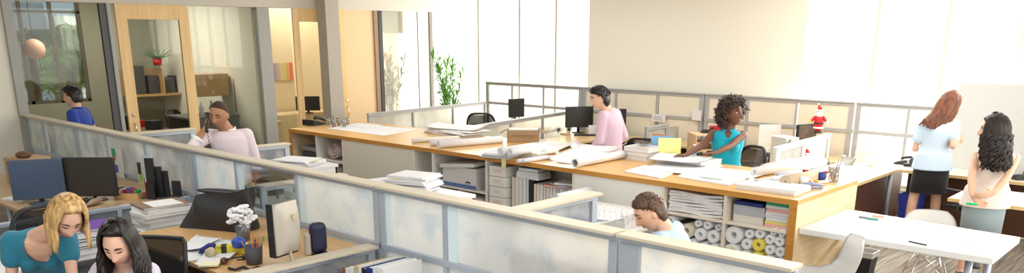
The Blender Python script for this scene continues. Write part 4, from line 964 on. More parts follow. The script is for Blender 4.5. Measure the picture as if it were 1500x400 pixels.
for k in range(7): b.tube([(-.15+.05*k, -.09, 0), (-.15+.05*k, -.09, .075), (-.15+.05*k, .09, .075), (-.15+.05*k, .09, 0)], .003, 6)
b.tube([(-.16, -.09, .004), (.16, -.09, .004)], .003, 6).tube([(-.16, .09, .004), (.16, .09, .004)], .003, 6); b.build('wires', WHITE, t, True)
# things seen through the clear pane
jar('pale cup of brushes behind the see-through pane', (-7.15, 4.38, .801), [RED, BLACK, MGREY], .05, .1, WHITE, .17)
t = tag(put(B().tube([(0, 0, 0), (.05, 0, .09), (.10, 0, .12), (.14, 0, .08), (.16, 0, 0)], [.012, .016, .02, .016, .010], 8).build('folding_clamp', BLACK, None, True), (-7.2, 4.13, .801+.012), .4), 'black arched clamp behind the see-through pane', 'clamp')
tag(put(B().lathe([(.05, 0), (.06, .02), (.03, .05), (.055, .085), (.03, .12), (.045, .16), (.01, .19)], n=18).build('owl_figurine', mat('owl_tan', (.62, .44, .25), .7, var=.25, vscale=30), None, True), (-7.22, 4.0, .801)), 'tan bird-shaped figurine beside the edge strip behind the clear pane', 'figurine')
cup('white cup on the pale desk behind the clear pane', (-7.05, 4.30, .801), .04, .08, WHITE)
stack('papers lying on the pale desk behind the clear pane', (-7.13, 4.68, .801), .24, .3, .03, .2, 3, PAPER, seed=6)

# ================================================================ LEFT CUBICLES
DZ = .741
stack('cardboard-brown file box at the far left edge', (-10.30, 2.95, DZ), .40, .30, .30, .3, 1, CARD, name='carton', jit=0)
t = thing('letter_tray', 'white and black slanted punch by the brown box at the left', 'desk tray', (-9.72, 3.05, DZ), face(20)); b = B(); b.prism([(-.14, 0), (.14, 0), (.10, .30), (-.04, .30)], -.09, .09, Matrix(((1, 0, 0, 0), (0, 0, 1, 0), (0, 1, 0, 0), (0, 0, 0, 1)))); b.build('shell', mat('ivory', (.74, .70, .60), .5), t, bevel=.004)
B().box(-.03, .03, .09, .093, .20, .23).build('dark_slot', BLACK, t)
tag(put(B().ell((0, 0, .03), .11, .08, .04).build('leather_pouch', mat('brown_leather', (.14, .06, .03), .5), None, True), (-10.25, 2.9, 1.042)), 'small brown pouch on the brown box at the left', 'pouch')
# notes on the partition
def note(label, x, z, w_, h, m, cols=()):
    t = thing('pinned_note', label, 'note', (x, YP-.052, z)); B().box(-w_/2, w_/2, 0, .003, -h/2, h/2).build('paper', m, t)
    for (a, b_, c, d, mm) in cols: B().box(a*w_, b_*w_, -.002, 0, c*h, d*h).build('printed_patch', mm, t)
    return t
note('white sheet with small colour pictures taped behind the right monitor', P(171, 238, 'y', 3.79).x, P(171, 238, 'y', 3.79).z, .30, .36, PAPER, ((-.45, -.05, .2, .45, GREEN), (-.45, -.1, .05, .2, mat('photo_brown', (.4, .25, .15), .6)), (-.4, 0, -.35, -.1, BLUE)))
note('card with black and green picture taped beside the sheet', P(204, 252, 'y', 3.79).x, P(204, 252, 'y', 3.79).z, .14, .27, PAPER, ((-.4, .3, -.1, .4, BLACK), (-.3, .45, -.45, -.1, mat('leaf_green', (.35, .6, .1), .6))))
note('plain pale sheet taped beside the card with the green picture', P(211, 249, 'y', 3.79).x+.03, P(211, 249, 'y', 3.79).z, .13, .34, mat('pale_blue_paper', (.72, .8, .8), .7))
# desk-top things by the return
t = thing('wooden_tray', 'wooden tray of coloured clips on the monitor desk', 'tray', loc(191, 290, DZ), face(-10)); b = B().box(-.14, .14, -.07, .07, 0, .008); b.box(-.14, .14, -.07, -.06, .008, .06).box(-.14, .14, .06, .07, .008, .06).box(-.14, -.13, -.06, .06, .008, .06).box(.13, .14, -.06, .06, .008, .06); b.build('tray', mat('pine', (.66, .42, .18), .5), t)
for i, (mm, x) in enumerate(((GREEN, -.09), (RED, -.05), (BLUE, -.01), (RED, .04), (PAPER, .08), (BLACK, .1))): B().box(x-.015, x+.015, -.04, .04, .02, .09+.01*(i % 3)).build('clip_box', mm, t)
cup('small white cup with brush beside the wooden tray', loc(175, 290, DZ), .035, .09, WHITE)
t = thing('file_rack', 'black upright desk organiser holding files near the taped notes', 'organiser', loc(243, 288, DZ), face(-5))
for k, (x, h) in enumerate(((-.13, .17), (-.02, .28), (.03, .33), (.09, .42))):
    B().box(x-.045, x+.045, -.012+.03*k, .012+.03*k, .01, h).build('black_file', BLACK, t)
B().box(-.2, .25, -.05, .14, 0, .012).build('base', DGREY, t); B().box(.10, .13, -.02, .1, .012, .20).build('red_file', RED, t); B().box(.14, .16, -.02, .1, .012, .17).build('red_file', RED, t)
tag(put(B().box(-.05, .05, -.008, .008, 0, .17).build('photo_frame', BLACK), loc(222, 292, DZ), face(-15)), 'small black frame standing left of the desk organiser', 'frame')
tag(put(B().tube([(0, 0, .03), (.05, .02, .05), (.12, 0, .03), (.18, .03, .045), (.24, 0, .02)], [.01, .03, .035, .03, .01], 8).build('crumpled_cloth', mat('taupe_cloth', (.38, .27, .2), .8, bump=.8, bscale=30), None, True), loc(150, 297, DZ), face(80)), 'crumpled brown packing paper below the right monitor', 'paper')
tag(put(B().box(-.05, .05, -.004, .004, 0, .12).build('note_block', mat('note_cream', (.80, .76, .5), .7)), loc(138, 293, DZ), face(0)), 'pale yellow note standing under the right monitor', 'note')
def cable(label, pts, r=.006, m=BLACK, name='cable'): tag(put(B().tube([Vector(p)-Vector(pts[0]) for p in pts], r, 6).build(name, m, None, True), pts[0]), label, 'cable')
cable('tangle of black cables on the desk below the right monitor', [tuple(loc(x, y, DZ+.008)) for x, y in ((112, 288), (120, 293), (128, 289), (126, 297), (134, 299), (128, 303))])
# white shelves with reports, right of the blonde woman
t = thing('drawer_shelf', 'white open unit carrying the tall report stack beside the black bag', 'shelf', (-7.24, 3.10, 0))
B().box(-.24, .24, -.26, .26, .60, .64).box(-.24, .24, -.26, .26, 0, .04).build('shelf_board', WHITE, t); B().box(-.24, -.22, -.26, .26, .04, .60).build('side_panel', WHITE, t); B().box(.22, .24, -.26, .26, .04, .60).build('side_panel', WHITE, t); B().box(-.22, .22, .24, .26, .04, .6).build('back_board', WHITE, t); B().box(-.22, .22, -.26, .24, .34, .36).build('shelf_board', WHITE, t)
zz = .641
for k in range(7):
    hh = (.05, .035, .04, .045, .03, .04, .02)[k]
    book(('lowest', 'second', 'third', 'fourth', 'fifth', 'sixth', 'topmost, brown-edged')[k]+' report from the bottom of the tall stack beside the black bag' if k < 6 else 'topmost brown-covered report of the tall stack beside the black bag', (-7.24+.015*((k*5) % 3-1), 3.10+.01*((k*3) % 4-1.5), zz), .42, .34, hh, math.radians(90)+.08*((k*7) % 3-1), WHITE if k < 6 else mat('brown_cover', (.25, .15, .1), .5), 'reports in the tall stack by the black bag', name='report', cat='report'); zz += hh+.001
tag(put(B().box(-.12, .15, -.16, .13, 0, .003).build('loose_sheet', PAPER2), (-7.24, 3.10, zz), 1.5), 'cream sheet on top of the tall report stack', 'paper')
# shelf behind the women
zz = .681
for k, (hh, mm) in enumerate(((.04, PAPER2), (.045, WHITE), (.02, BLACK), (.035, WHITE), (.025, BLACK), (.045, WHITE), (.02, PURPLE))):
    book('%s of the book pile between the two women' % ('cream report at the bottom', 'lower white report', 'thin lower black folder', 'middle white report', 'upper black folder', 'upper white report', 'purple folder on top')[k], (-6.76, 2.26+.01*(k % 3), zz), .34, .42, hh, .05*((k*5) % 3-1), mm, name='report', cat='report'); zz += hh+.001
stack('pale papers stuffed in the low shelf behind the women', (-7.0, 2.15, .361), .5, .5, .1, 0, 5, PAPERE, seed=8)
# black bag
b = B()
def f(u, v):
    a = u*2*PI; w_ = .36*(1-.25*v); d = .12*(1-.45*v)+.02
    c, s = math.cos(a), math.sin(a)
    return Vector((math.copysign(abs(c)**.5, c)*w_+.09*v+.012*math.sin(6*a+5*v), math.copysign(abs(s)**.6, s)*d+.02*math.sin(3*a+7*v), .33*v*(1+.14*c)))
b.grid(f, 40, 14); t = thing('messenger_bag', 'large black fabric bag leaning by the report stack', 'bag', (-6.62, 3.33, .741), math.radians(25))
o = b.build('body', mat('black_nylon', (.022, .022, .025), .5, bump=.5, bscale=9), t, True)
B().ell((.06, 0, .325), .27, .06, .025).build('flap', MATS['black_nylon'], t, True); B().tube([(-.28, .06, .20), (-.33, .10, .05), (-.10, .14, .03), (.22, .12, .06), (.32, .06, .25)], .014, 6, .5).build('strap', MATS['black_nylon'], t, True)
# papers on the right desk
sp('big drawing spread over the oak desk behind the mesh chair', [(262, 385), (312, 380), (352, 354), (290, 348)], DZ, curl=.02, th=.003)
sp('second drawing sheet on the oak desk, near the yellow tape box', [(285, 390), (332, 385), (358, 362), (318, 352)], DZ+.012, curl=.012, th=.003)
sp('third drawing sheet at the back of the oak desk near the black bag', [(262, 368), (298, 364), (325, 350), (288, 346)], DZ+.03, curl=.01, th=.003)
tag(put(B().box(-.07, .07, -.055, .055, 0, .012).build('note_pad', mat('pad_yellow', (.85, .82, .55), .7)), loc(307, 388, DZ+.015), face(8)), 'pale yellow note pad at the front of the oak desk', 'note pad')
t = thing('tape_box', 'yellow patterned carton on the oak desk in front of the flowers', 'box', loc(343, 371, DZ), face(15)); B().box(-.13, .13, -.04, .04, 0, .07).build('carton', mat('carton_yellow', (.80, .66, .04), .4, var=.3, vscale=12), t, bevel=.002); B().box(.05, .09, -.042, .042, .01, .072).build('black_print', BLACK, t)
tag(put(B().tube([(0, 0, .035), (.0, .05, .035)], .035, 14).build('tape_core', TAN, None, True), loc(312, 375, DZ+.015), face(-20)), 'small tan tape core on the drawings', 'tape')
stapler('blue stapler behind the tan tape core', loc(305, 368, DZ+.016), face(70), NAVY)
tag(put(B().lathe([(.045, 0), (.055, .05), (.03, .075), (0, .08)]).build('blue_lid', mat('royal_blue', (.03, .08, .45), .4), None, True), loc(350, 362, DZ+.07)), 'blue lid behind the yellow carton', 'lid')
cable('coiled black phone cord on the oak desk', [tuple(loc(x, y, DZ+.012)) for x, y in ((335, 393), (345, 395), (357, 391), (366, 396), (378, 391), (386, 394), (372, 399), (350, 399))], .011)
t = thing('headset', 'black headset lying beside the yellow carton', 'headset', loc(347, 385, DZ), face(30)); B().tube([(.09*math.cos(a), .07*math.sin(a), .03+.03*math.sin(a)) for a in [i*.35 for i in range(14)]], .008, 6).build('band', BLACK, t, True); B().ell((.09, 0, .03), .03, .03, .025).build('ear_pad', mat('brown_pad', (.12, .06, .04), .6), t, True); B().ell((-.06, .05, .05), .03, .03, .025).build('ear_pad', BLACK, t, True)
jar('grey mesh pen cup with orange and green pens', loc(373, 386, DZ), [ORANGE, GREEN, BLACK, ORANGE, MGREY, MATS['royal_blue'], RED], .068, .14, glassy('wire_mesh', (.45, .45, .46), 0, .5, .5, (.20, .20, .22)), .20, seed=3)
# flowers
c = loc(357, 352, DZ); t = thing('flower_vase', 'glass vase with bunch of white flowers on the oak desk', 'flowers', c)
B().lathe([(.05, 0), (.06, .07), (.065, .13), (.058, .13), (.045, .01)]).build('vase', glassy('grey_vase', (.55, .58, .62), .1, .05, .25, (.4, .42, .45)), t, True)
rnd = random.Random(5)
for k in range(38):
    d = Vector((rnd.gauss(0, 1), rnd.gauss(0, 1), rnd.gauss(.2, 1))).normalized()*.095*rnd.uniform(.4, 1); c0 = Vector((0, 0, .205))+d
    b = B()
    for q in range(5):
        a = q*2*PI/5+rnd.random(); e = Vector((math.cos(a), math.sin(a), rnd.uniform(-.3, .6)))*.02
        b.ell(c0+e*1.2, .024, .020, .014, None, 6)
    b.build('blossom', mat('petal_white', (.95, .95, .96), .6), t, True)
B().tube([(0, 0, .02), (.01, 0, .16)], .012, 6).build('stems', GREEN, t, True)
# books bin behind the low screen
t = desk('book_ledge', 'low pale ledge below the upright books in the corner', -4.93, -4.05, 3.2, YP-.05, z=.46, m=OFFW, legs=((-4.2, 3.3), (-4.8, 3.3)), cat='ledge')
xx = -4.86
for k, (wd, hh, mm, lb) in enumerate(((.05, .24, mat('slate_book', (.16, .15, .2), .6), 'slate-covered book, leftmost in the corner row'), (.04, .26, mat('russet', (.32, .09, .05), .6), 'russet book in the corner row'), (.045, .27, WHITE, 'white binder with black hole right of the russet book'), (.05, .29, WHITE, 'thicker white binder in the corner row'), (.05, .31, mat('khaki_book', (.56, .50, .28), .6), 'khaki book in the corner row'), (.03, .32, PAPER2, 'thin cream book right of the khaki one'), (.05, .31, BLACK, 'black binder in the corner row'), (.07, .33, NAVY, 'navy blue binder in the corner row'), (.05, .34, mat('grey_white_book', (.68, .72, .76), .6), 'grey-white folder right of the navy binder'), (.06, .35, WHITE, 'white box file, rightmost of the corner row'))):
    book(lb, (xx+wd/2, 3.52, .461), wd, .36, hh, 0, mm, None, True, 'binder', 'binder'); xx += wd+.006
# papers before left: table front
stack('open pages on the desk at the left edge', (-7.9, 1.72-.1, .72) if 0 else (-9.3, 2.55, DZ), .3, .22, .02, .4, 3, PAPER, seed=4)

# ================================================================ FAR AREA
def thermos(label, c):
    t = thing('steel_flask', label, 'flask', c); B().lathe([(.04, 0), (.042, .20), (.03, .24)]).build('body', mat('satin_steel', (.5, .5, .5), .3, .9), t, True); B().lathe([(.03, .24), (.032, .30), (.02, .31)]).build('stopper', BLACK, t, True); return t
thermos('steel vacuum flask on the desk behind the man in lilac', (P(934, 195, 'z', .74).x, 11.0, .742))
tag(put(B().box(-.07, .07, -.01, .01, 0, .17).build('white_card', PAPER), (P(924, 190, 'z', .74).x, 11.05, .742), face(0)), 'white card standing left of the steel flask', 'card')
t = thing('name_plate', 'small white printed name plate fixed on the cream screen', 'sign', (P(964, 173, 'y', 11.55).x, 11.565, P(964, 173, 'y', 11.55).z)); B().box(-.13, .13, -.005, .005, -.06, .06).build('plate', PAPER, t)
for k in range(3): B().box(-.09, .09-.02*k, -.007, -.005, -.034+.026*k, -.026+.026*k).build('printed_line', MGREY, t)
def folder(label, c, rz, m, h=.30, w_=.26, lean=.2):
    o = B().box(-w_/2, w_/2, -.006, .006, 0, h).build('document_folder', m); put(o, c, rz); o.rotation_euler = (lean, 0, rz); tag(o, label, 'folder'); return o
q = P(961, 214, 'z', C1)
folder('orange folder leaning by the grey screen end', (P(962, 214, 'y', 8.13).x, 8.13, C1), face(-35), ORANGE, .27, .16, .12)
folder('blue folder between the orange and yellow folders', (P(969, 214, 'y', 8.10).x, 8.10, C1), face(-20), mat('sky_blue', (.22, .45, .78), .5), .26, .26, .12)
folder('yellow folder, front of the three standing folders', (P(981, 215, 'y', 8.05).x, 8.05, C1), face(-5), mat('pale_yellow', (.88, .84, .32), .5), .25, .26, .12)
t = thing('desk_organiser', 'brown cardboard pigeonhole organiser left of the woman in turquoise', 'organiser', (-5.62, 10.3, .742), face(5))
B().box(-.3, .3, -.2, .2, .30, .315).box(-.3, .3, -.2, .2, 0, .012).box(-.3, -.285, -.2, .2, .012, .30).box(.285, .3, -.2, .2, .012, .30).box(-.01, .005, -.2, .2, .012, .3).box(-.285, -.01, -.2, .2, .15, .16).box(.005, .285, -.2, .2, .10, .11).box(.005, .285, -.2, .2, .2, .21).build('carcass', mat('organiser_tan', (.66, .45, .26), .6), t)
B().box(-.285, -.012, .18, .19, .012, .3).build('front_panel', MATS['organiser_tan'], t)
phone('black phone on top of the cardboard organiser', (-5.72, 10.3, 1.058), face(0), sc=.8)
for i, (mm, x) in enumerate(((YELLOW, .0), (RED, .08), (BLUE, .15), (ORANGE, .21))): tag(put(B().ell((0, 0, .02), .04, .03, .02).build('toy_car', mm, None, True), (-5.5+x, 10.33, 1.058)), '%s trinket on top of the cardboard organiser' % ('yellow', 'red', 'blue', 'orange')[i], 'trinket')
t = thing('water_bottle', 'clear water bottle left of the woman in turquoise', 'bottle', (-5.5, 9.6, .742)); B().lathe([(.035, 0), (.036, .15), (.014, .2), (.014, .22)]).build('body', CLP, t, True); B().lathe([(.016, .22), (.016, .24)]).build('cap', WHITE, t, True); B().lathe([(.037, .06), (.037, .12)], cap=False).build('wrap_label', mat('label_blue', (.2, .4, .7), .5), t, True)
tag(put(B().box(-.08, .08, -.01, .01, -.08, .08).build('wall_clock', PAPER), (P(1020, 169, 'y', 11.55).x, 11.56, P(1020, 169, 'y', 11.55).z+.0)), 'small square white clock card on the cream screen', 'clock')
jar('black pen cup with yellow pens behind the dark chair', (P(1128, 210, 'y', 10.3).x, 10.3, .742), [YELLOW, GREEN, YELLOW, MGREY], .055, .12, BLACK, .2)
tag(put(B().box(-.17, .17, -.006, .006, 0, .4).build('printed_poster', LINES), (P(1128, 190, 'y', 11.2).x, 11.2, .742), face(10)), 'pale printed sheet standing behind the pen cup', 'sheet')
cup('brown wooden cup right of the pen cup', (-4.72, 10.1, .742), .05, .09, mat('wood_cup', (.35, .18, .08), .5), name='mug')
stack('red book on the cream screen ledge behind the dark chair', (P(1097, 190, 'z', .9).x, 11.3, .742), .2, .14, .30, 0, 1, RED, name='book_box', jit=0)
bpy.data.objects['book_box']['label'] = 'red box on the far desk behind the woman in turquoise'
# santa figures
def santa(label, c, s, rz):
    t = thing('santa_figurine', label, 'figurine', c, rz)
    R = mat('santa_red', (.62, .015, .02), .5); W = mat('santa_white', (.9, .9, .88), .7); SK = mat('santa_skin', (.8, .5, .38), .6)
    B().lathe([(.035*s, .02*s), (.05*s, .06*s), (.062*s, .12*s), (.055*s, .18*s), (.032*s, .235*s)]).build('coat', R, t, True)
    B().lathe([(.052*s, .0), (.055*s, .012*s), (.045*s, .03*s)]).build('boots', BLACK, t, True)
    B().lathe([(.056*s, .058*s), (.066*s, .068*s), (.056*s, .08*s)]).build('coat_trim', W, t, True)
    B().lathe([(.062*s, .118*s), (.065*s, .128*s), (.062*s, .138*s)]).build('belt', BLACK, t, True)
    B().ell((0, .005*s, .26*s), .034*s, .034*s, .036*s).build('head', SK, t, True)
    B().ell((0, .02*s, .238*s), .038*s, .03*s, .04*s).build('beard', W, t, True)
    B().lathe([(.038*s, .278*s), (.040*s, .29*s), (.037*s, .30*s)]).build('hat_brim', W, t, True)
    B().tube([(0, 0, .295*s), (.008*s, 0, .33*s), (.025*s, 0, .36*s)], [.036*s, .022*s, .008*s], 12).build('hat', R, t, True)
    B().ell((.027*s, 0, .365*s), .012*s, .012*s, .012*s).build('hat_bobble', W, t, True)
    for sx in (-1, 1):
        a = B().tube([(sx*.045*s, 0, .21*s), (sx*.085*s, .015*s, .16*s), (sx*.10*s, .05*s, .15*s)], [.02*s, .02*s, .016*s], 8).build('arm', R, t, True)
        B().ell((sx*.105*s, .06*s, .15*s), .018*s, .018*s, .018*s).build('mitten', YELLOW if sx > 0 else W, a, True)
    return t
c = P(1197, 203, 'x', -4.33); santa('large red and white santa figure standing on the white low screen', (c.x, c.y, 1.121), 1.05, face(-25))
santa('small santa figure on the desk below the large one', (-4.0, 9.75, .742), .85, face(10))
# clutter on the return desk
for i, (x, y, r, h) in enumerate(((-3.75, 10.05, .11, .08), (-3.62, 10.9, .08, .14), (-3.85, 10.75, .10, .12), (-3.55, 10.45, .05, .10))):
    b = B(); b.lathe([(r*.6, 0), (r, h), (r*.95, h), (r*.55, .008)]); o = put(b.build('bowl', WHITE if i != 2 else CLP, None, True), (x, y, .742)); tag(o, ('shallow white bowl on the return desk near the small santa', 'white pot at the window corner of the return desk', 'clear container on the return desk', 'small white pot on the edge of the return desk')[i], 'bowl')
stapler('black and red desk punch beside the small santa', (-3.72, 9.72, .742), .5, mat('dark_red', (.3, .02, .03), .4))
stack('low stack of drawings on the return desk beside the counter', (-3.7, 8.9, .742), .55, .5, .02, .05, 2, LINES, seed=3)
stack('white boxes on the return desk at the window side', (-3.75, 11.2, .742), .3, .2, .16, 0, 2, OFFW, name='white_box', jit=.004)
t = thing('tape_dispenser', 'black tape dispenser on the window desk left of the woman in the black skirt', 'tape dispenser', (-3.25+.05, 11.2, .742), .3); B().box(-.09, .09, -.03, .03, 0, .04).build('base', BLACK, t, bevel=.01); B().tube([(.02, -.02, .07), (.02, .02, .07)], .05, 16).build('tape', DGREY, t, True)
cup('tall white cup on the window desk beside the woman in the black skirt', (-2.98, 11.15, .742), .045, .16, WHITE)
stack('white printer-like box behind the woman in the grey skirt', (-1.6, 11.15, .742), .3, .3, .14, .1, 1, OFFW, name='printer_box', jit=0)
stack('papers on the white desk at the right edge', (-1.2, 9.5, .741), .4, .3, .02, .2, 3, LINES, seed=13)
tag(put(B().tube([(0, 0, .03), (.0, .05, .03)], .03, 14).build('red_tape', RED, None, True), (-1.55, 9.7, .741), .4), 'red tape roll on the white desk at the right edge', 'tape')
# monitor-desk clutter behind the man in lilac
t = thing('desk_toys', 'pair of small white round speakers under the black monitor', 'speakers', (-8.9, 11.0, .742), face(0))
for sx in (-1, 1): B().ell((sx*.09, 0, .06), .05, .05, .06).build('speaker', WHITE, t, True); B().ell((sx*.09, .04, .06), .025, .02, .025).build('speaker_cone', BLACK, t, True)
stack('papers on the oak desk left of the man in lilac', (-8.25, 9.6, .742), .4, .5, .012, .2, 2, LINES, seed=1)
# plant by the far left windows
def leafplant(label, c, H_, n, m, stemm, seed, potm):
    rnd = random.Random(seed); t = thing('potted_plant', label, 'plant', c)
    B().lathe([(.15, 0), (.19, .34), (.17, .34), (.14, .3)]).build('pot', potm, t, True)
    st = B(); lf = B()
    for k in range(7):
        x0, y0 = rnd.uniform(-.08, .08), rnd.uniform(-.08, .08); tx, ty = rnd.uniform(-.3, .3), rnd.uniform(-.3, .3); h = H_*rnd.uniform(.78, 1)
        pts = [Vector((x0+tx*q*q, y0+ty*q*q, .3+(h-.3)*q)) for q in [i/8 for i in range(9)]]; st.tube(pts, [.014-.009*i/8 for i in range(9)], 6)
        for j in range(n):
            q = rnd.uniform(.42, 1); i = min(7, int(q*8)); p = pts[i].lerp(pts[i+1], q*8-i) if q < 1 else pts[8]
            a = rnd.uniform(0, 2*PI); el = rnd.uniform(.0, 1.25); L = rnd.uniform(.26, .46); d = Vector((math.cos(a)*math.cos(el), math.sin(a)*math.cos(el), math.sin(el))); s = d.cross(Vector((0, 0, 1))).normalized()*.019
            mid = p+d*L*.45+Vector((0, 0, .01)); e = p+d*L+Vector((0, 0, -.05*L/.2))
            vs = [lf.bm.verts.new(v) for v in (p, mid-s, e, mid+s)]; lf.bm.faces.new((vs[0], vs[1], vs[3])); lf.bm.faces.new((vs[1], vs[2], vs[3]))
    st.build('stems', stemm, t, True)
    me = lf.build('leaves', m, t); return t
leafplant('tall leafy green plant by the far windows', (P(657, 120, 'y', 11.1).x, 11.1, 0), 2.0, 44, mat('leaf_bright', (.16, .42, .05), .5), mat('stem_green', (.25, .38, .1), .6), 3, mat('pot_clay', (.5, .3, .2), .7))
leafplant('tan-looking spiky plant behind the warm back-room pane', (-13.62, gy(590), 0), 2.0, 44, mat('leaf_tan', (.62, .48, .26), .7), mat('stem_tan', (.5, .38, .22), .7), 8, WHITE)  # stands in for a plant reflected in the pane

# ================================================================ BACK ROOMS
t = thing('pendant_lamp', 'round peach pendant lamp in the left back room', 'lamp', (-15.6, P(50, 72, 'x', -15.6).y, 3.49)); z = P(50, 72, 'x', -15.6).z-3.49
B().ell((0, 0, z), .17, .17, .17, None, 20).build('globe', mat('peach_globe', (.95, .52, .36), .5), t, True); B().tube([(0, 0, 0), (0, 0, z+.16)], .006, 6).build('cord', BLACK, t, True); B().lathe([(.05, -.02), (.05, 0)]).build('ceiling_rose', DGREY, t)  # globe and cord stand for a lamp reflected in the glass
desk('round_side_table', 'grey round-edged table in the left back room', -15.6, -14.2, 3.9, 4.9, m=mat('grey_top', (.42, .41, .38), .5), z=.82, cat='table', legs=((-14.9, 4.4),))
stack('dark red box on the grey table in the left back room', (-15.1, 4.15, .821), .3, .25, .28, .2, 1, mat('maroon', (.22, .06, .04), .5), name='storage_box', jit=0)
desk('low_cabinet', 'dark low cabinet behind the man in royal blue', -14.15, -13.5, 4.95, 6.1, z=.62, m=mat('umber', (.10, .08, .07), .5), edge=mat('umber', (0, 0, 0)), panels=((-13.54, -13.52, 4.97, 6.08), (-14.15, -14.13, 4.97, 6.08)), cat='cabinet')
t = thing('wall_shelf', 'wood-framed shelf with dark boxes behind the first glass door', 'shelf', (-16.6, P(238, 118, 'x', -16.6).y, 0)); z0, z1 = P(238, 136, 'x', -16.6).z, P(238, 100, 'x', -16.6).z; hw = .75
WF = wood('shelf_wood', (.50, .28, .1), (.62, .38, .16), 'y'); B().box(-.5, .25, -hw, hw, z0-.04, z0).build('lower_board', WF, t); B().box(-.5, .25, -hw, -hw+.03, z0, z1).build('side_panel', WF, t); B().box(-.5, .25, -.1, -.07, z0, z1).build('side_panel', WF, t)
for k, (y, h) in enumerate(((-.5, .55), (-.22, .35), (.1, .3), (.35, .34), (.6, .3))): B().box(-.3, .1, y-.11, y+.11, z0, z0+h).build('dark_box', DGREY, t, bevel=.01)
t = thing('desk_plant', 'spiky small plant with red bow on the wood-framed shelf', 'plant', (-16.4, P(231, 95, 'x', -16.4).y, z0+.56)); b = B()
for k in range(30):
    a = k*2.4; el = .2+.8*random.random(); d = Vector((math.cos(a)*math.cos(el), math.sin(a)*math.cos(el), math.sin(el))); b.tube([Vector((0, 0, .1)), Vector((0, 0, .1))+d*.2, Vector((0, 0, .07))+d*.36], [.008, .008, .002], 4)
b.build('leaves', mat('dull_green', (.1, .18, .08), .6), t); B().lathe([(.07, 0), (.09, .12)]).build('pot', RED, t, True)
desk('back_room_desk', 'desk with clutter behind the first glass door', -15.9, -14.2, 5.6, 6.55, m=mat('umber2', (.16, .11, .07), .5), legs=((-14.3, 5.7), (-14.3, 6.45)))
for i, (x, y, mm, h) in enumerate(((-14.9, 6.0, BLACK, .25), (-15.2, 6.25, RED, .12), (-14.6, 6.3, DGREY, .16))): stack('%s box on the desk behind the first glass door' % ('tall black', 'low red', 'dark grey')[i], (x, y, .741), .22, .2, h, .3, 1, mm, name='desk_box', jit=0)
t = thing('wood_cabinet', 'wooden cabinet hung beyond the second glass pane', 'cabinet', (-14.5, P(304, 124, 'x', -14.5).y, 0)); za, zb_ = P(309, 140, 'x', -14.5).z, P(309, 108, 'x', -14.5).z; B().box(-.2, .2, -.32, .32, za, zb_).build('body', mat('amber_wood', (.55, .34, .16), .5), t); B().box(.2, .21, -.31, .31, za+.01, zb_-.01).build('door', mat('amber_wood', (0, 0, 0)), t)
desk('grey_cabinet', 'dark grey cabinet with pictures on it, behind the man on the phone', -14.6, -13.7, 6.55, 7.5, z=.98, m=mat('char', (.14, .14, .14), .5), edge=mat('char', (0, 0, 0)), panels=((-13.72, -13.7, 6.57, 7.48), (-14.6, -14.58, 6.57, 7.48)), cat='cabinet')
for i, (px, w_, h) in enumerate(((354, .36, .62), (367, .30, .50))):
    x = -14.25+.3*i; c = Vector((x, P(px, 150, 'x', x).y, .981)); t = thing('picture_frame', 'black picture frame, the %s of two behind the man on the phone' % ('larger', 'smaller')[i], 'picture', c, math.radians(-65)); w2 = w_/2
    B().box(-w2, w2, -.01, .01, 0, .03).box(-w2, w2, -.01, .01, h-.03, h).box(-w2, -w2+.03, -.01, .01, .03, h-.03).box(w2-.03, w2, -.01, .01, .03, h-.03).build('frame', BLACK, t); B().box(-w2+.03, w2-.03, -.004, .004, .03, h-.03).build('print', mat('print_grey', (.50, .50, .46), .6), t)
for i, y in enumerate((6.9, 7.1, 7.3)): tag(put(B().lathe([(.05, 0), (.03, .08), (.055, .12), (.02, .2), (.02, .26)], n=14).build('small_trophy', (WHITE, MGREY, WHITE)[i], None, True), (-13.95, y, .981)), '%s small ornament before the black picture frames' % ('left white', 'middle grey', 'right white')[i], 'ornament')
t = thing('striped_artwork', 'small striped colour print on the wall of the bright back room', 'picture', (-15.59, P(414, 105, 'x', -15.59).y, 0)); z0, z1 = P(414, 118, 'x', -15.59).z, P(414, 92, 'x', -15.59).z
for k, cc in enumerate(((.45, .35, .45), (.6, .45, .5), (.75, .6, .35), (.7, .62, .25), (.8, .45, .2), (.8, .2, .1))): B().box(0, .02, -.24+.08*k, -.16+.08*k, z0, z1).build('stripe', mat('stripe_%d' % k, cc, .7), t)
desk('pale_bench', 'pale wood bench in the bright back room left of the second door', -15.3, -14.4, 8.2, 8.8, z=.72, m=BIRCH, edge=BIRCH, panels=((-15.28, -15.25, 8.22, 8.78), (-14.45, -14.42, 8.22, 8.78)), cat='bench')

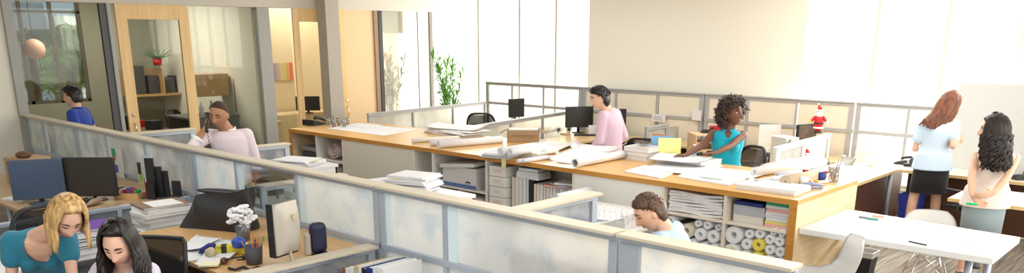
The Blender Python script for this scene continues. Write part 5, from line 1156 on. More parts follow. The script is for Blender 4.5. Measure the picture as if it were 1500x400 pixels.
# ================================================================ PEOPLE
TOC = Vector((.677, -.736, 0)).normalized(); IMR = Vector((.736, .677, 0)).normalized(); UP = Vector((0, 0, 1))
def adir(a): a = math.radians(a); return (TOC*math.cos(a)+IMR*math.sin(a)).normalized()   # 0 faces the camera, 90 faces image right
def lerp(a, b, t): return a*(1-t)+b*t
def ik(a, c, l1, l2, pole):
    d = c-a; L = min(d.length, (l1+l2)*.995); dn = d.normalized(); x = (l1*l1-l2*l2+L*L)/(2*L); h = math.sqrt(max(l1*l1-x*x, 0))
    p = pole-dn*pole.dot(dn); p = p.normalized() if p.length > 1e-5 else dn.orthogonal()
    return a+dn*x+p*h, a+dn*L
def skin(name, c, lip): return mat(name, c, .5, var=.05, vscale=12, spec=.4), mat(name+'_lips', lip, .4)
def head_point(d, fem):
    x, y, z = d; px, py, pz = .076*x, .098*y, .120*z
    if z < 0: px *= 1-.30*(-z)**1.4; py *= 1-.12*(-z)**2 if y > 0 else 1-.45*(-z)**1.2
    if y < 0: py *= 1.02; pz *= 1.0
    if y > .2: py -= .010*(abs(x) ** 1)*0; py = py*.95+.002
    f = max(0, y)
    g = lambda cx, cz, sx, sz: math.exp(-((px-cx)/sx)**2-((pz-cz)/sz)**2)
    if f > 0:
        k = min(1, f*2)
        t = (pz+.036)/.058; prof = 0
        if -.28 < t < 1.1: prof = (.026*max(0, 1-max(0, t))**1.15+.004) if t >= 0 else .030*max(0, 1+t/.28)
        py += k*prof*math.exp(-(px/(.0105+.006*max(0, 1-abs((pz+.030)/.02))))**2)
        for s in (-1, 1):
            py -= k*.011*g(s*.031, .010, .018, .013); py += k*.0045*g(s*.030, .034, .024, .009)
            py += k*.004*g(s*.040, -.025, .020, .020)
            py += k*.004*g(s*.009, -.032, .006, .006)
        py += k*.007*g(0, -.060, .022, .008); py -= k*.003*g(0, -.0605, .024, .0022); py += k*.004*g(0, -.072, .014, .006)
        py += k*(.010 if not fem else .007)*g(0, -.098, .020, .015); py -= k*.004*g(0, -.083, .02, .006)
    return Vector((px, py, pz))
def head_bm(b, M, fem, n=72):
    m = n*2//3; rows = []
    for j in range(m+1):
        th = PI*j/m
        if j in (0, m): rows.append([b.bm.verts.new(M @ head_point((0, 0, math.cos(th)), fem))]); continue
        rows.append([b.bm.verts.new(M @ head_point((math.sin(th)*math.cos(2*PI*i/n), math.sin(th)*math.sin(2*PI*i/n), math.cos(th)), fem)) for i in range(n)])
    for j in range(m):
        a, c = rows[j], rows[j+1]
        for i in range(n):
            k = (i+1) % n
            if len(a) == 1: b.bm.faces.new((a[0], c[i], c[k]))
            elif len(c) == 1: b.bm.faces.new((a[i], c[0], a[k]))
            else: b.bm.faces.new((a[i], c[i], c[k], a[k]))
def hand(b, w, d, n, thumb, s=1.0, curl=.35, spread=.10):
    """w wrist, d finger direction, n palm normal, thumb side"""
    d = d.normalized(); n = (n-d*n.dot(d)).normalized(); t = d.cross(n); t = t if t.dot(thumb) > 0 else -t
    for k in range(4):
        off = t*(.027-.018*k)*s; kn = w+d*(.088-.004*abs(k-1))*s+off
        b.cone(w+d*.012*s+off*.6, kn, .0145*s, .0115*s, 8)
        q, dd = kn, (d+t*(spread*(1.2-.9*k))*.6).normalized(); L = (.040, .045, .041, .032)[k]*s
        for j in range(3):
            c = curl*(1+.35*j); dd = (dd*math.cos(c)+n*math.sin(c)).normalized(); e = q+dd*L*(1, .68, .55)[j]
            b.cone(q, e, (.0090, .0080, .0072)[j]*s, (.0080, .0072, .0062)[j]*s, 8); q = e
    b.cone(w+d*.015*s, w+d*.075*s, .019*s, .016*s, 8)
    q = w+d*.022*s+t*.022*s; dd = (d*.62+t*.72+n*.25).normalized()
    for j, L in enumerate((.042, .032, .026)):
        e = q+dd*L*s; b.cone(q, e, (.0125, .0100, .0088)[j]*s, (.0100, .0088, .0072)[j]*s, 8); q = e; dd = (dd+d*.30+n*.12).normalized()
def person(label, pelvis, neck, face_dir, head_c, hyaw, hpitch, hroll, hands, hair, top, bottom, sk, fem=False, s=1.0, legs='stand', feet=None, hs=1.0, vox=.008,
           sleeve='short', eyes='open', poles=None, collar=None, root=None, bare_legs=False, skirt=None, necklen=None, neckline=None, hand_opts=None, knee_dir=None, shoe=None, bulk=1.0, shw=None, smile=False, top_len=0):
    S = s; P0 = Vector(pelvis); N0 = Vector(neck); H0 = Vector(head_c); F = face_dir.normalized(); spine = (N0-P0).normalized()
    R = F.cross(UP).normalized()                   # person's right
    Fc = R.cross(spine).normalized(); Fc = -Fc if Fc.dot(F) < 0 else Fc
    org = Vector((P0.x, P0.y, 0)) if root is None else Vector(root)
    t = thing('person', label, 'person', org); O = -org
    sw = (shw or (.158 if fem else .182))*S; hw = .088*S
    # spine curve and torso rings
    def torso(e, z0=0.0, z1=1.0, nk=True, b=None):
        rings = []
        prof = [(-.10, .150, .105), (0.0, .172, .118), (.12, .170, .115), (.30, .138, .098), (.48, .142, .102), (.68, .162, .115), (.84, .168, .108), (.93, .150, .088), (.985, .105, .068), (1.03, .066, .058)] if fem else \
               [(-.10, .150, .110), (0.0, .166, .118), (.12, .162, .116), (.30, .152, .108), (.48, .162, .115), (.68, .182, .124), (.84, .190, .116), (.93, .172, .095), (.985, .118, .074), (1.03, .072, .064)]
        for tt, rx, ry in prof:
            if tt < z0-1e-6 or tt > z1+1e-6: continue
            c = lerp(P0, N0, tt)+Fc*(.022*math.sin(PI*max(0, min(1, tt)))*-1+.012)*S
            rings.append((c+O, R, Fc, rx*S*bulk+e, ry*S*bulk+e))
        b.loft(rings); return b
    SH = {}; 
    for sd in ('R', 'L'):
        k = 1 if sd == 'R' else -1
        SH[sd] = N0-spine*.052*S+R*sw*k
    EL, WR = {}, {}
    for sd in ('R', 'L'):
        k = 1 if sd == 'R' else -1
        tgt = Vector(hands[sd][0]) if hands[sd] else SH[sd]-spine*.5*S+R*.06*k*S+Fc*.03
        pole = (poles or {}).get(sd, -Fc*.8+R*.5*k-UP*.2)
        EL[sd], WR[sd] = ik(SH[sd], tgt, .288*S, .255*S, pole)
    HP, KN, AN = {}, {}, {}
    for sd in ('R', 'L'):
        k = 1 if sd == 'R' else -1
        HP[sd] = P0+R*hw*k-UP*.02*S
        if legs == 'stand':
            ft = Vector((HP[sd].x, HP[sd].y, .085*S))+R*.02*k+F*.0
            if feet: ft = Vector(feet[sd])
            sg_ = min(.43*S, (HP[sd]-ft).length/2*1.004); KN[sd], AN[sd] = ik(HP[sd], ft, sg_, sg_, F)
        else:
            kn = HP[sd]+F*.40*S+R*.03*k-UP*.03*S; ft = Vector((kn.x, kn.y, .09*S))-F*.03; KN[sd], AN[sd] = ik(HP[sd], ft, .43*S, .43*S, F+UP*.4)
    # body
    b = B(); torso(0, b=b)
    HM = Matrix.Translation(H0+O) @ (Matrix.Rotation(hroll, 4, adir(hyaw)) @ Matrix.Rotation(0, 4, 'Z'))
    hd = adir(hyaw); hr = hd.cross(UP).normalized()
    f = (hd*math.cos(hpitch)-UP*math.sin(hpitch)).normalized(); u = hr.cross(f).normalized()
    rot = Matrix.Rotation(hroll, 3, f); hr = rot @ hr; u = rot @ u
    h = hs*S
    HM = Matrix(((hr.x*h, f.x*h, u.x*h, H0.x-org.x), (hr.y*h, f.y*h, u.y*h, H0.y-org.y), (hr.z*h, f.z*h, u.z*h, H0.z-org.z), (0, 0, 0, 1)))
    head_bm(b, HM, fem)
    for k in (-1, 1): b.ell(HM @ Vector((k*.077, -.008, -.008)), .009*h, .020*h, .030*h, Matrix((hr, f, u)).transposed(), 10)
    nb = HM @ Vector((0, -.022, -.075)); b.cone(N0+O-spine*.03, nb, (.062 if fem else .070)*S, (.052 if fem else .060)*S, 16)
    b.cone(N0+O-spine*.06+R*.06*S, N0+O-spine*.06-R*.06*S, .055*S, .055*S, 12)
    for sd in ('R', 'L'):
        k = 1 if sd == 'R' else -1; fm = .88 if fem else 1
        b.cone(N0+O-spine*.045*S+R*.07*k*S, SH[sd]+O, .050*S*fm, .050*S*fm, 12)
        b.cone(SH[sd]+O, lerp(SH[sd], EL[sd], .45)+O, .053*S*fm, .045*S*fm); b.cone(lerp(SH[sd], EL[sd], .45)+O, EL[sd]+O, .045*S*fm, .038*S*fm)
        b.cone(EL[sd]+O, lerp(EL[sd], WR[sd], .35)+O, .038*S*fm, .040*S*fm); b.cone(lerp(EL[sd], WR[sd], .35)+O, WR[sd]+O, .040*S*fm, .025*S*fm)
        ho = (hand_opts or {}).get(sd, {}); fd = ho.get('d', (WR[sd]-EL[sd])).normalized(); pn = ho.get('n', -R*k); th = ho.get('t', Fc)
        hand(b, WR[sd]+O, fd, pn, th, S*(.93 if fem else 1.02), ho.get('curl', .28))
        b.cone(HP[sd]+O, KN[sd]+O, .086*S, .054*S, 14); b.cone(KN[sd]+O, lerp(KN[sd], AN[sd], .35)+O, .054*S, .054*S, 14); b.cone(lerp(KN[sd], AN[sd], .35)+O, AN[sd]+O, .054*S, .034*S, 14)
        b.cone(AN[sd]+O, Vector((AN[sd].x, AN[sd].y, .035))+F*.02+O, .036*S, .034*S); b.cone(Vector((AN[sd].x, AN[sd].y, .033))+O-F*.03, Vector((AN[sd].x, AN[sd].y, .022))+F*.15*S+O, .032*S, .022*S)
    if fem:
        for k in (-1, 1): b.ell(lerp(P0, N0, .66)+Fc*.085*S+R*.066*k*S+O, .058*S, .052*S, .055*S)
    body = b.build('body', sk[0], t, True); remesh(body, vox, 3)
    tree = BVHTree.FromPolygons([v.co for v in body.data.vertices], [p.vertices[:] for p in body.data.polygons])
    def onface(x, z, off=0):
        o = HM @ Vector((x, .25, z)); d = -(f); hit = tree.ray_cast(o, d)
        return (hit[0] if hit[0] else HM @ Vector((x, .09, z)))+f*off*h
    # face parts
    for k in (-1, 1):
        bw = B().tube([onface(k*(.014+.008*i), .030+.006*math.sin(PI*min(1, i/3.2)), .0006) for i in range(5)], [.003*h, .0048*h, .0048*h, .004*h, .002*h], 6)
        bw.build('eyebrow', hair.get('brow', hair['m']), t, True)
        if eyes == 'open':
            ey = B().ell(onface(k*.031, .009, -.004), .0135*h, .010*h, .0075*h, Matrix((hr, f, u)).transposed(), 12).build('eye', mat('eye_white', (.85, .84, .82), .25), t, True)
            q = onface(k*.031, .009, -.004)+f*.0085*h+hr*(.0)
            B().ell(q, .0055*h, .0025*h, .0055*h, Matrix((hr, f, u)).transposed(), 10).build('iris', mat('iris_dark', (.035, .018, .01), .15), ey, True)
        B().tube([onface(k*(.017+.007*i), (.009 if eyes != 'open' else .0155)-(.004*math.sin(PI*i/4) if eyes != 'open' else -.002*math.sin(PI*i/4)), .0008) for i in range(5)], [.0016*h, .003*h, .0034*h, .003*h, .0016*h], 6).build('eyelashes', mat('lash', (.02, .012, .01), .6), t, True)
    lp = B(); lp.tube([onface(-.022+.0055*i, -.0565-.002*math.cos((i-4)*.8), .0005) for i in range(9)], [.001*h, .0025*h, .0035*h, .004*h, .0035*h, .004*h, .0035*h, .0025*h, .001*h], 6)
    lp.build('upper_lip', sk[1], t, True)
    B().tube([onface(-.018+.0045*i, -.0665, .0003) for i in range(9)], [.001*h, .003*h, .004*h, .0046*h, .0048*h, .0046*h, .004*h, .003*h, .001*h], 6).build('lower_lip', sk[1], t, True)
    if smile: B().tube([onface(-.014+.0035*i, -.0615, .0012) for i in range(9)], [.001*h]+[.0028*h]*7+[.001*h], 6).build('teeth', mat('teeth', (.9, .88, .84), .3), t, True)
    # clothes
    e = .014
    b = B()
    torso(e, -.10, .985, b=b)
    if top_len: b.loft([(P0+O-UP*top_len*S, R, F, .196*S+e*1.6, .150*S+e*1.6), (P0+O+spine*.05, R, Fc, .176*S*bulk+e, .122*S*bulk+e)])
    if fem:
        for k in (-1, 1): b.ell(lerp(P0, N0, .66)+Fc*.087*S+R*.066*k*S+O, .066*S, .060*S, .063*S)
    for sd in ('R', 'L'):
        k = 1 if sd == 'R' else -1
        if sleeve != 'none':
            b.cone(N0+O-spine*.062*S+R*.085*k*S, SH[sd]+O, .053*S+e, .053*S+e, 14)
            en = {'short': .55, 'cap': .42}.get(sleeve, 1)
            b.cone(SH[sd]+O, lerp(SH[sd], EL[sd], en)+O, .054*S+e, (.048 if en < 1 else .040)*S+e*1.3, 14)
            if sleeve in ('long', 'rolled'):
                q = .94 if sleeve == 'long' else .35
                b.cone(EL[sd]+O, lerp(EL[sd], WR[sd], q)+O, .040*S+e*1.2, (.028 if q > .5 else .038)*S+e*1.2, 14)
        else:
            b.cone(N0+O-spine*.055*S+R*.07*k*S, N0+O-spine*.062*S+R*(sw*.80)*k, .044*S+e*.6, .044*S+e*.5, 12)
    cl = b.build('shirt' if not fem else 'blouse', top, t, True); remesh(cl, .011, 3)
    if neckline:
        bmn = bmesh.new(); bmn.from_mesh(cl.data); cen = N0+O+Fc*.085*S-spine*neckline[1]*(neckline[2] if len(neckline) > 2 else .15)*S
        dead = []
        for f_ in bmn.faces:
            q = f_.calc_center_median()-cen
            if (q.dot(R)/(neckline[0]*S))**2+(q.dot(spine)/(neckline[1]*S))**2+(q.dot(Fc)/(.12*S))**2 < 1: dead.append(f_)
        bmesh.ops.delete(bmn, geom=dead, context='FACES'); bmn.to_mesh(cl.data); bmn.free()
    if sleeve in ('long', 'rolled'):
        for sd in ('R', 'L'):
            q = .90 if sleeve == 'long' else .33; a, c = lerp(EL[sd], WR[sd], q)+O, lerp(EL[sd], WR[sd], q+.13)+O
            B().tube([a, c], [(.034 if q > .5 else .046)*S+e]*2, 16).build('cuff', collar or top, cl, True)
    if collar:
        b = B(); n = 20; up0, up1 = N0+O-spine*.012*S, N0+O+spine*.030*S; prev = None
        for r_, c in ((.080, up0-spine*.02), (.074, up1), (.068, up1), (.072, up0-spine*.02)):
            rg = []
            for i in range(n+1):
                a = .22+(2*PI-.44)*i/n; rg.append(b.bm.verts.new(c+Fc*math.cos(a)*r_*S*1.0+R*math.sin(a)*r_*S*1.08+spine*(-.022*S*max(0, math.cos(a)))))
            if prev:
                for i in range(n): b.bm.faces.new((prev[i], prev[i+1], rg[i+1], rg[i]))
            prev = rg
        for k in (-1, 1):
            q = up0+Fc*.075*S
            vs = [b.bm.verts.new(v) for v in (q+R*.02*k+spine*.012, q+R*.062*k-Fc*.018+spine*.022, q+R*.055*k+Fc*.012-spine*.040, )]; b.bm.faces.new(vs)
        b.build('collar', collar, cl, True)
    b = B()
    if skirt:
        hem, hr_ = skirt; kn = P0-UP*(P0.z-hem)+ (F*.02)
        b.loft([(kn+O, R, F, hr_[0]*S, hr_[1]*S), (lerp(kn, P0, .5)+O, R, F, lerp(hr_[0], .185, .6)*S, lerp(hr_[1], .140, .6)*S), (P0-UP*.04+O, R, F, .182*S, .136*S), (P0+UP*.03+O, R, Fc, .170*S, .124*S), (P0+UP*.07+O, R, Fc, .120*S, .08*S)])
        b.build('skirt', bottom, t, True)
    else:
        torso(.010, -.10, .12, b=b)
        for sd in ('R', 'L'):
            b.cone(HP[sd]+O, KN[sd]+O, .098*S, .068*S, 16); b.cone(KN[sd]+O, lerp(KN[sd], AN[sd], .92)+O, .066*S, .050*S, 16)
        tr = b.build('trousers', bottom, t, True); remesh(tr, .013, 3)
    for sd in ('R', 'L'):
        a = Vector((AN[sd].x, AN[sd].y, 0)); b = B(); b.cone(a-F*.05+O+UP*.045, a+F*.16*S+O+UP*.034, .042*S, .032*S, 12); 
        b.box(-.001, .001, -.001, .001, 0, .002, Matrix.Translation(a+O)); b.build('shoe', shoe or BLACK, t, True)
    # hair
    def hp(th, ph, off): # th polar from crown, ph azimuth 0 = front
        d = (math.sin(th)*math.sin(ph), math.sin(th)*math.cos(ph), math.cos(th)); p = head_point((d[0], min(d[1], .25), d[2]) if d[1] > .25 else d, fem)
        p = Vector((.076*d[0], .098*d[1], .120*d[2])); return p*(1+off/.1)
    st = hair['style']; rnd = random.Random(hair.get('seed', 1)); vol = hair.get('vol', .012)
    b = B(); n = 56; m_ = 36; rows = []
    for j in range(m_+1):
        row = []
        for i in range(n):
            th = PI*j/m_; ph = 2*PI*i/n; d = Vector((math.sin(th)*math.sin(ph), math.sin(th)*math.cos(ph), math.cos(th)))
            fr = d.y
            if fr > 0: lim = lerp(hair.get('side', .08), hair.get('front', .52), min(1, fr/.75)**.8)
            else: lim = lerp(hair.get('side', .08), hair.get('back', -.55), min(1, -fr/.42))
            k = max(0, min(1, (d.z-lim)/hair.get('ramp', .16))); k = k*k*(3-2*k)
            off = lerp(-.016, vol, k)+ (noise.noise(d*hair.get('nf', 7)+Vector((hair.get('seed', 1)*3, 0, 0)))*hair.get('na', .004) if k > .3 else 0)
            row.append(b.bm.verts.new(HM @ (Vector((.078*d.x, .100*d.y, .122*d.z))+d*off)))
            if j in (0, m_): break
        rows.append(row)
    for j in range(m_):
        a, c = rows[j], rows[j+1]
        for i in range(n):
            k = (i+1) % n
            if len(a) == 1: b.bm.faces.new((a[0], c[i], c[k]))
            elif len(c) == 1: b.bm.faces.new((a[i], c[0], a[k]))
            else: b.bm.faces.new((a[i], c[i], c[k], a[k]))
    if st == 'long':
        for q in range(hair.get('n', 110)):
            ph0 = hair.get('open', 50); part = hair.get('part', .012)
            ph = math.radians(rnd.uniform(ph0*rnd.uniform(.86, 1.1), 360-ph0*rnd.uniform(.86, 1.1))); sg = 1 if math.sin(ph) > 0 else -1
            L = hair['len']*rnd.uniform(.82, 1.05); pts = []; rad = []
            for i in range(6):
                th = lerp(.12, 1.62, i/5); p = hp(th, ph if i > 1 else lerp(0 if abs(math.sin(ph)) < 9 else 0, ph, .6+.2*i), vol+rnd.uniform(.001, .004)); pts.append(HM @ p); rad.append(.009)
            p = pts[-1]; out = (p-(HM @ Vector((0, 0, 0)))); out.z = 0; out = out.normalized()
            ns = 12; wv = hair.get('wave', .01); fq = hair.get('freq', 9); ph1 = rnd.random()*6; pull = hair.get('pull', Vector((0, 0, 0))); tk = hair.get('thick', .010)
            dirn = (pts[-1]-pts[-2]).normalized()
            for i in range(1, ns+1):
                a = i/ns; g = (-UP*min(1, .35+a*2)+dirn*max(0, .5-a)+out*hair.get('flare', .06)+pull*a).normalized()
                p = p+g*(L/ns); wob = out.cross(UP)*wv*math.sin(fq*a*PI+ph1)+out*wv*math.cos(fq*a*PI+ph1)
                pts.append(p+wob); rad.append(tk*(1-.75*a**2.2)+.001)
            b.tube(pts, [r_*h for r_ in rad], 6)
    if st == 'curly':
        for q in range(hair.get('n', 620)):
            d = Vector((rnd.gauss(0, 1), rnd.gauss(0, 1), rnd.gauss(0, 1))).normalized()
            if d.y > .35 and d.z < .55: continue
            if d.z < -.75: continue
            if d.y > .1 and d.z < -.1: continue
            r0 = rnd.uniform(.10, .155)*(1.0 if d.z > 0 else 1.05); c = Vector((d.x*r0*1.12, d.y*r0, d.z*r0*1.08+.005)); ax = Vector((rnd.gauss(0, 1), rnd.gauss(0, 1), rnd.gauss(0, 1))).normalized(); u_ = ax.orthogonal().normalized(); v_ = ax.cross(u_)
            b.tube([HM @ (c+u_*.011*math.cos(i*1.1)+v_*.011*math.sin(i*1.1)+ax*(.0045*i-.02)) for i in range(11)], .0042*h, 4)
    if st == 'short':
        for q in range(hair.get('n', 130)):
            th = rnd.uniform(.05, 1.45); ph = rnd.uniform(0, 2*PI); d = Vector((math.sin(th)*math.sin(ph), math.sin(th)*math.cos(ph), math.cos(th)))
            fr = d.y; lim = lerp(.15, .62, min(1, fr/.75)) if fr > 0 else lerp(.15, -.35, min(1, -fr/.8))
            if d.z < lim: continue
            p = Vector((.078*d.x, .100*d.y, .122*d.z))+d*vol*.6; sw_ = Vector((.010*math.copysign(1, d.x), .016 if fr > -.2 else -.012, -.004))*hair.get('tuft', 1)
            b.tube([HM @ p, HM @ (p+sw_*.7+d*.006), HM @ (p+sw_*1.6+d*.002)], [.006*h, .005*h, .001], 5)
    b.build('hair', hair['m'], t, True)
    return t, HM, dict(SH=SH, EL=EL, WR=WR, KN=KN, AN=AN, R=R, Fc=Fc, O=O, N=N0, P=P0, spine=spine)
def hairm(name, c, c2): return mat(name, c, .38, var=.0) if 0 else _hairm(name, c, c2)
def _hairm(name, c, c2):
    m = bpy.data.materials.new(name); m.use_nodes = True; nt = m.node_tree; b = nt.nodes['Principled BSDF']; b.inputs['Roughness'].default_value = .42
    tc = nt.nodes.new('ShaderNodeTexCoord'); mp = nt.nodes.new('ShaderNodeMapping'); mp.inputs['Scale'].default_value = (50, 50, 7)
    n = nt.nodes.new('ShaderNodeTexNoise'); n.inputs['Scale'].default_value = 1; n.inputs['Detail'].default_value = 3
    r = nt.nodes.new('ShaderNodeValToRGB'); r.color_ramp.elements[0].position = .35; r.color_ramp.elements[1].position = .65; r.color_ramp.elements[0].color = (*c, 1); r.color_ramp.elements[1].color = (*c2, 1)
    bp = nt.nodes.new('ShaderNodeBump'); bp.inputs['Strength'].default_value = .6; bp.inputs['Distance'].default_value = .004
    L = nt.links.new; L(tc.outputs['Object'], mp.inputs[0]); L(mp.outputs[0], n.inputs['Vector']); L(n.outputs['Fac'], r.inputs[0]); L(r.outputs[0], b.inputs['Base Color']); L(n.outputs['Fac'], bp.inputs['Height']); L(bp.outputs[0], b.inputs['Normal'])
    return m
BLONDE = _hairm('blonde_hair', (.30, .15, .045), (.72, .47, .19)); DARKH = _hairm('dark_brown_hair', (.004, .002, .0016), (.016, .007, .005)); BROWNH = _hairm('brown_hair', (.04, .02, .01), (.13, .06, .03)); AUBURN = _hairm('auburn_hair', (.10, .028, .012), (.28, .09, .035)); BLACKH = _hairm('black_hair', (.003, .002, .002), (.011, .007, .006)); CURLH = _hairm('dark_curls', (.02, .009, .007), (.09, .045, .035))
SK_F = skin('fair_skin', (.80, .47, .34), (.62, .20, .17)); SK_T = skin('tan_skin', (.70, .40, .27), (.50, .17, .14)); SK_B = skin('brown_skin', (.42, .20, .11), (.36, .13, .10)); SK_D = skin('deep_skin', (.17, .070, .042), (.20, .05, .05)); SK_L = skin('warm_skin', (.76, .46, .32), (.55, .2, .17))
def cloth(name, c, b_=.5, sc=9): return mat(name, c, .85, bump=b_, bscale=sc, sheen=.2)
TEAL = cloth('teal_jersey', (.02, .20, .30)); LILAC = cloth('pale_lilac', (.70, .64, .78)); ROYAL = cloth('royal_blue_cotton', (.01, .05, .33)); PINK = cloth('pale_pink_shirt', (.80, .68, .72)); MAUVE = cloth('mauve_shirt', (.66, .46, .56)); TURQ = cloth('turquoise', (.0, .42, .58)); SKYB = cloth('light_blue_shirt', (.45, .62, .78)); ICE = cloth('ice_blue_top', (.60, .74, .90)); CREAMB = cloth('cream_blouse', (.88, .80, .74)); TBLK = cloth('black_cloth', (.012, .012, .014)); TGRY = cloth('grey_skirt', (.30, .38, .42)); TNAV = cloth('dark_trousers', (.03, .035, .05)); WCOL = cloth('white_collar', (.85, .85, .88))

# 1 blonde woman leaning over the table
hc = D(98, 320, 4.95); nk = D(55, 338, 5.15)-UP*.02; F1 = adir(18)
person('blonde woman in teal short-sleeved top leaning over the table', nk-F1*.30-UP*.43-IMR*.05, nk, F1, hc, 40, math.radians(36), math.radians(-8),
       {'R': (nk+F1*.20-IMR*.20-UP*.52,), 'L': (nk+F1*.26+IMR*.20-UP*.52,)},
       dict(style='long', m=BLONDE, len=.15, brow=BROWNH, vol=.028, front=.80, side=.25, back=-.3, n=230, open=56, wave=.004, freq=2, flare=.05, thick=.012, seed=3), TEAL, TNAV, SK_F, True, 1.0, hs=1.08, vox=.007,
       sleeve='cap', eyes='down', neckline=(.078, .13), poles={'R': -F1-IMR*.3, 'L': -F1+IMR*.4}, hand_opts={'R': dict(n=-UP, d=F1-UP*.2, t=IMR, curl=.12), 'L': dict(n=-UP, d=F1-UP*.2, t=-IMR, curl=.12)})
# 2 dark-haired woman seated
hc = D(175, 358, 4.80); nk = D(181, 387, 4.98); F2 = adir(-8)
person('dark-haired woman in pale lilac top seated, looking down at the table', nk-UP*.50-F2*.12, nk, F2, hc, 2, math.radians(24), 0,
       {'R': (nk+F2*.38-IMR*.16-UP*.34,), 'L': (nk+F2*.34+IMR*.15-UP*.34,)},
       dict(style='long', m=DARKH, len=.40, vol=.024, front=.82, side=.32, back=-.2, n=230, open=64, wave=.012, freq=4, flare=.12, thick=.014, seed=5), LILAC, TNAV, SK_F, True, 1.0, legs='sit', hs=1.10, vox=.007, sleeve='long', eyes='down', neckline=(.05, .14), collar=LILAC,
       hand_opts={'R': dict(n=-UP, t=IMR), 'L': dict(n=-UP, t=-IMR)})
# 3 man in royal blue
hc = D(106, 142, 11.25); F3 = adir(-85); nk = hc-UP*.165-F3*.045
person('man in royal blue shirt in profile by the glass wall', nk-UP*.54, nk, F3, hc, -88, math.radians(4), 0, {'R': None, 'L': None},
       dict(style='short', m=BLACKH, vol=.014, front=.56, side=.18, back=-.62, ramp=.10, seed=2), ROYAL, TNAV, SK_T, False, 1.06, hs=1.12, vox=.010, sleeve='short', collar=ROYAL)
# 4 man on the phone
hc = D(321, 168, 8.65); F4 = adir(8); nk = D(334, 190, 8.80)
person('man in pale pink shirt talking on a black phone', nk-UP*.55+IMR*.03, nk, F4, hc, -10, math.radians(16), math.radians(-8),
       {'R': (hc-IMR*.135+TOC*.06-UP*.13,), 'L': (nk+IMR*.27-UP*.60+F4*.02,)},
       dict(style='short', m=mat('shaved_hair', (.05, .024, .015), .8), vol=.003, front=.70, side=.22, back=-.6, n=0, na=.0005, seed=2), PINK, TNAV, SK_B, False, 1.06, hs=1.14, vox=.009, sleeve='rolled', collar=WCOL, eyes='down', bulk=1.04,
       poles={'R': -UP*1.2-IMR*.7+TOC*.5, 'L': IMR*.15-TOC}, hand_opts={'R': dict(d=UP*.9+IMR*.2-TOC*.1, n=IMR, t=TOC, curl=.4), 'L': dict(d=-UP, n=-IMR, t=TOC)})
t = thing('telephone', 'black telephone handset held to the ear of the man in pale pink', 'phone', hc-IMR*.098+TOC*.075-UP*.05)
B().tube([(-.0, 0, .065), (.012, -.01, .05), (.016, -.03, -.03), (.05, -.055, -.10), (.07, -.06, -.11)], [.022, .015, .014, .015, .021], 8).build('handset', BLACK, t, True)
B().tube([Vector((.07, -.06, -.12))+Vector((.008*math.cos(i*1.3)-.002*i, .008*math.sin(i*1.3)+.002*i, -.008*i)) for i in range(46)], .003, 5).build('coiled_cord', BLACK, t, True)
# 5 man in mauve shirt from behind
hc = D(878, 144, 10.35); nk = D(892, 162, 10.45); F5 = adir(-122)
person('dark-haired man in mauve shirt turned to the monitor', nk-UP*.56-F5*.06, nk, F5, hc, -82, math.radians(12), 0, {'R': (nk-UP*.54+F5*.16+IMR*.16,), 'L': (nk-UP*.54-IMR*.20+F5*.04,)},
       dict(style='short', m=BLACKH, vol=.020, front=.52, side=.16, back=-.8, tuft=1.1, ramp=.10, seed=4), MAUVE, TNAV, SK_L, False, 1.10, hs=1.10, vox=.010, sleeve='long', collar=MAUVE)
# 6 woman in turquoise
hc = D(1073, 166, 9.15); nk = D(1067, 190, 9.25); F6 = adir(-15)
person('smiling woman with curly hair in sleeveless turquoise blouse', nk-UP*.53-F6*.02, nk, F6, hc, 38, math.radians(-6), math.radians(8),
       {'R': (Vector((*D(1004, 213, 8.95).xy, 1.09)),), 'L': (Vector((*D(1040, 219, 8.8).xy, 1.10)),)},
       dict(style='curly', m=CURLH, vol=.035, front=.46, side=.1, back=-.6, na=.01, seed=4, n=1100), TURQ, TNAV, SK_D, True, 1.06, hs=1.13, vox=.008, sleeve='none', smile=True, neckline=(.045, .14, -.42), collar=TURQ,
       poles={'R': -UP*.8+IMR*.4, 'L': IMR*1.0-UP*.5}, hand_opts={'R': dict(d=-IMR+TOC*.2, n=-UP, t=TOC, curl=.25), 'L': dict(d=-IMR+TOC*.3, n=-UP, t=-TOC, curl=.2)})
# 7 man in light blue, seated
hc = D(952, 311, 5.62); nk = D(975, 334, 5.75); F7 = adir(-118)
person('brown-haired man in light blue shirt seated with head bowed', nk-UP*.52-F7*.16, nk, F7, hc, -84, math.radians(30), math.radians(4),
       {'R': (nk+F7*.30-UP*.36+IMR*.1,), 'L': (nk+F7*.34-UP*.36-IMR*.06,)},
       dict(style='short', m=BROWNH, vol=.012, front=.54, side=.20, back=-.75, n=160, tuft=.3, ramp=.10, seed=6), SKYB, TNAV, SK_L, False, 1.03, legs='sit', hs=1.07, vox=.007, sleeve='long', collar=SKYB, eyes='down')
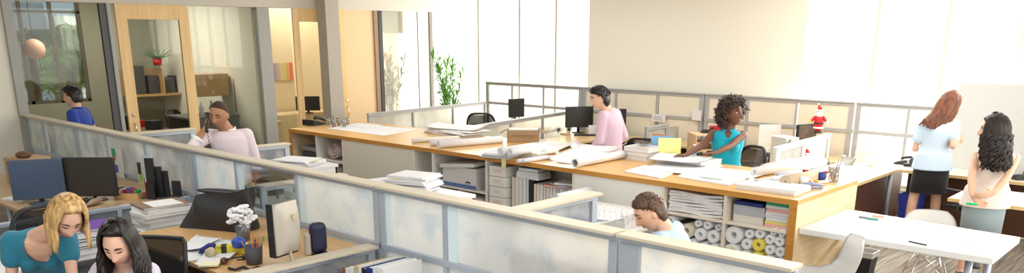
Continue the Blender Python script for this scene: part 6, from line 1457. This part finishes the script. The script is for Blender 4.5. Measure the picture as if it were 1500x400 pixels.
# 8 woman in black skirt, back view
hc = D(1390, 152, 9.45); nk = D(1376, 176, 9.5); F8 = adir(168); pz = D(1367, 231, 9.6)
person('woman with auburn hair in pale blue top and black skirt, seen from behind', pz, nk, F8, hc, 125, math.radians(24), math.radians(12),
       {'R': (D(1403, 206, 9.55),), 'L': (nk-UP*.34+F8*.30-IMR*.12,)},
       dict(style='long', m=AUBURN, len=.36, vol=.018, front=.6, side=.2, back=-.4, n=170, open=60, wave=.003, freq=2, flare=0, thick=.012, seed=5, pull=-IMR*1.3), ICE, TBLK, SK_L, True, 1.06, hs=1.08, vox=.009, sleeve='short', top_len=.13,
       skirt=(.56, (.20, .15)), feet={'R': (*(pz+IMR*.13).xy, .09), 'L': (*(pz-IMR*.20).xy, .09)}, poles={'R': -UP+IMR*.25-F8*.2, 'L': -UP-IMR*.35-F8*.3}, 
       hand_opts={'R': dict(d=IMR*.7+F8*.4, n=F8, t=UP, curl=.5)})
# 9 woman with dark wavy hair
hc = D(1455, 192, 7.72); nk = D(1461, 222, 7.85); F9 = adir(-28); pz = D(1445, 282, 7.9)
person('woman with long dark wavy hair in cream sleeveless blouse and grey skirt', pz, nk, F9, hc, -125, math.radians(0), 0,
       {'R': (D(1424, 292, 7.60),), 'L': (D(1447, 296, 7.48),)},
       dict(style='long', m=DARKH, len=.36, vol=.026, front=.6, side=.25, back=-.4, n=210, open=62, wave=.022, freq=4.5, flare=.02, thick=.014, seed=7, pull=IMR*.2+TOC*.1), CREAMB, TGRY, SK_L, True, 1.04, hs=1.10, vox=.008, sleeve='none', top_len=.13,
       skirt=(.50, (.175, .145)), poles={'R': -IMR-UP*.3-TOC*.2, 'L': IMR*1.2+TOC*.3-UP*.3}, hand_opts={'R': dict(d=IMR*.6-UP*.5, n=TOC, t=UP, curl=.4), 'L': dict(d=-IMR-UP*.3, n=-TOC, t=UP, curl=.35)})
t = thing('green_marker', 'green marker held by the woman with dark wavy hair', 'marker', D(1422, 299, 7.5)); B().tube([(-.04, 0, 0), (.05, .02, 0)], .012, 10).build('barrel', mat('bright_green', (.0, .55, .2), .4), t, True)
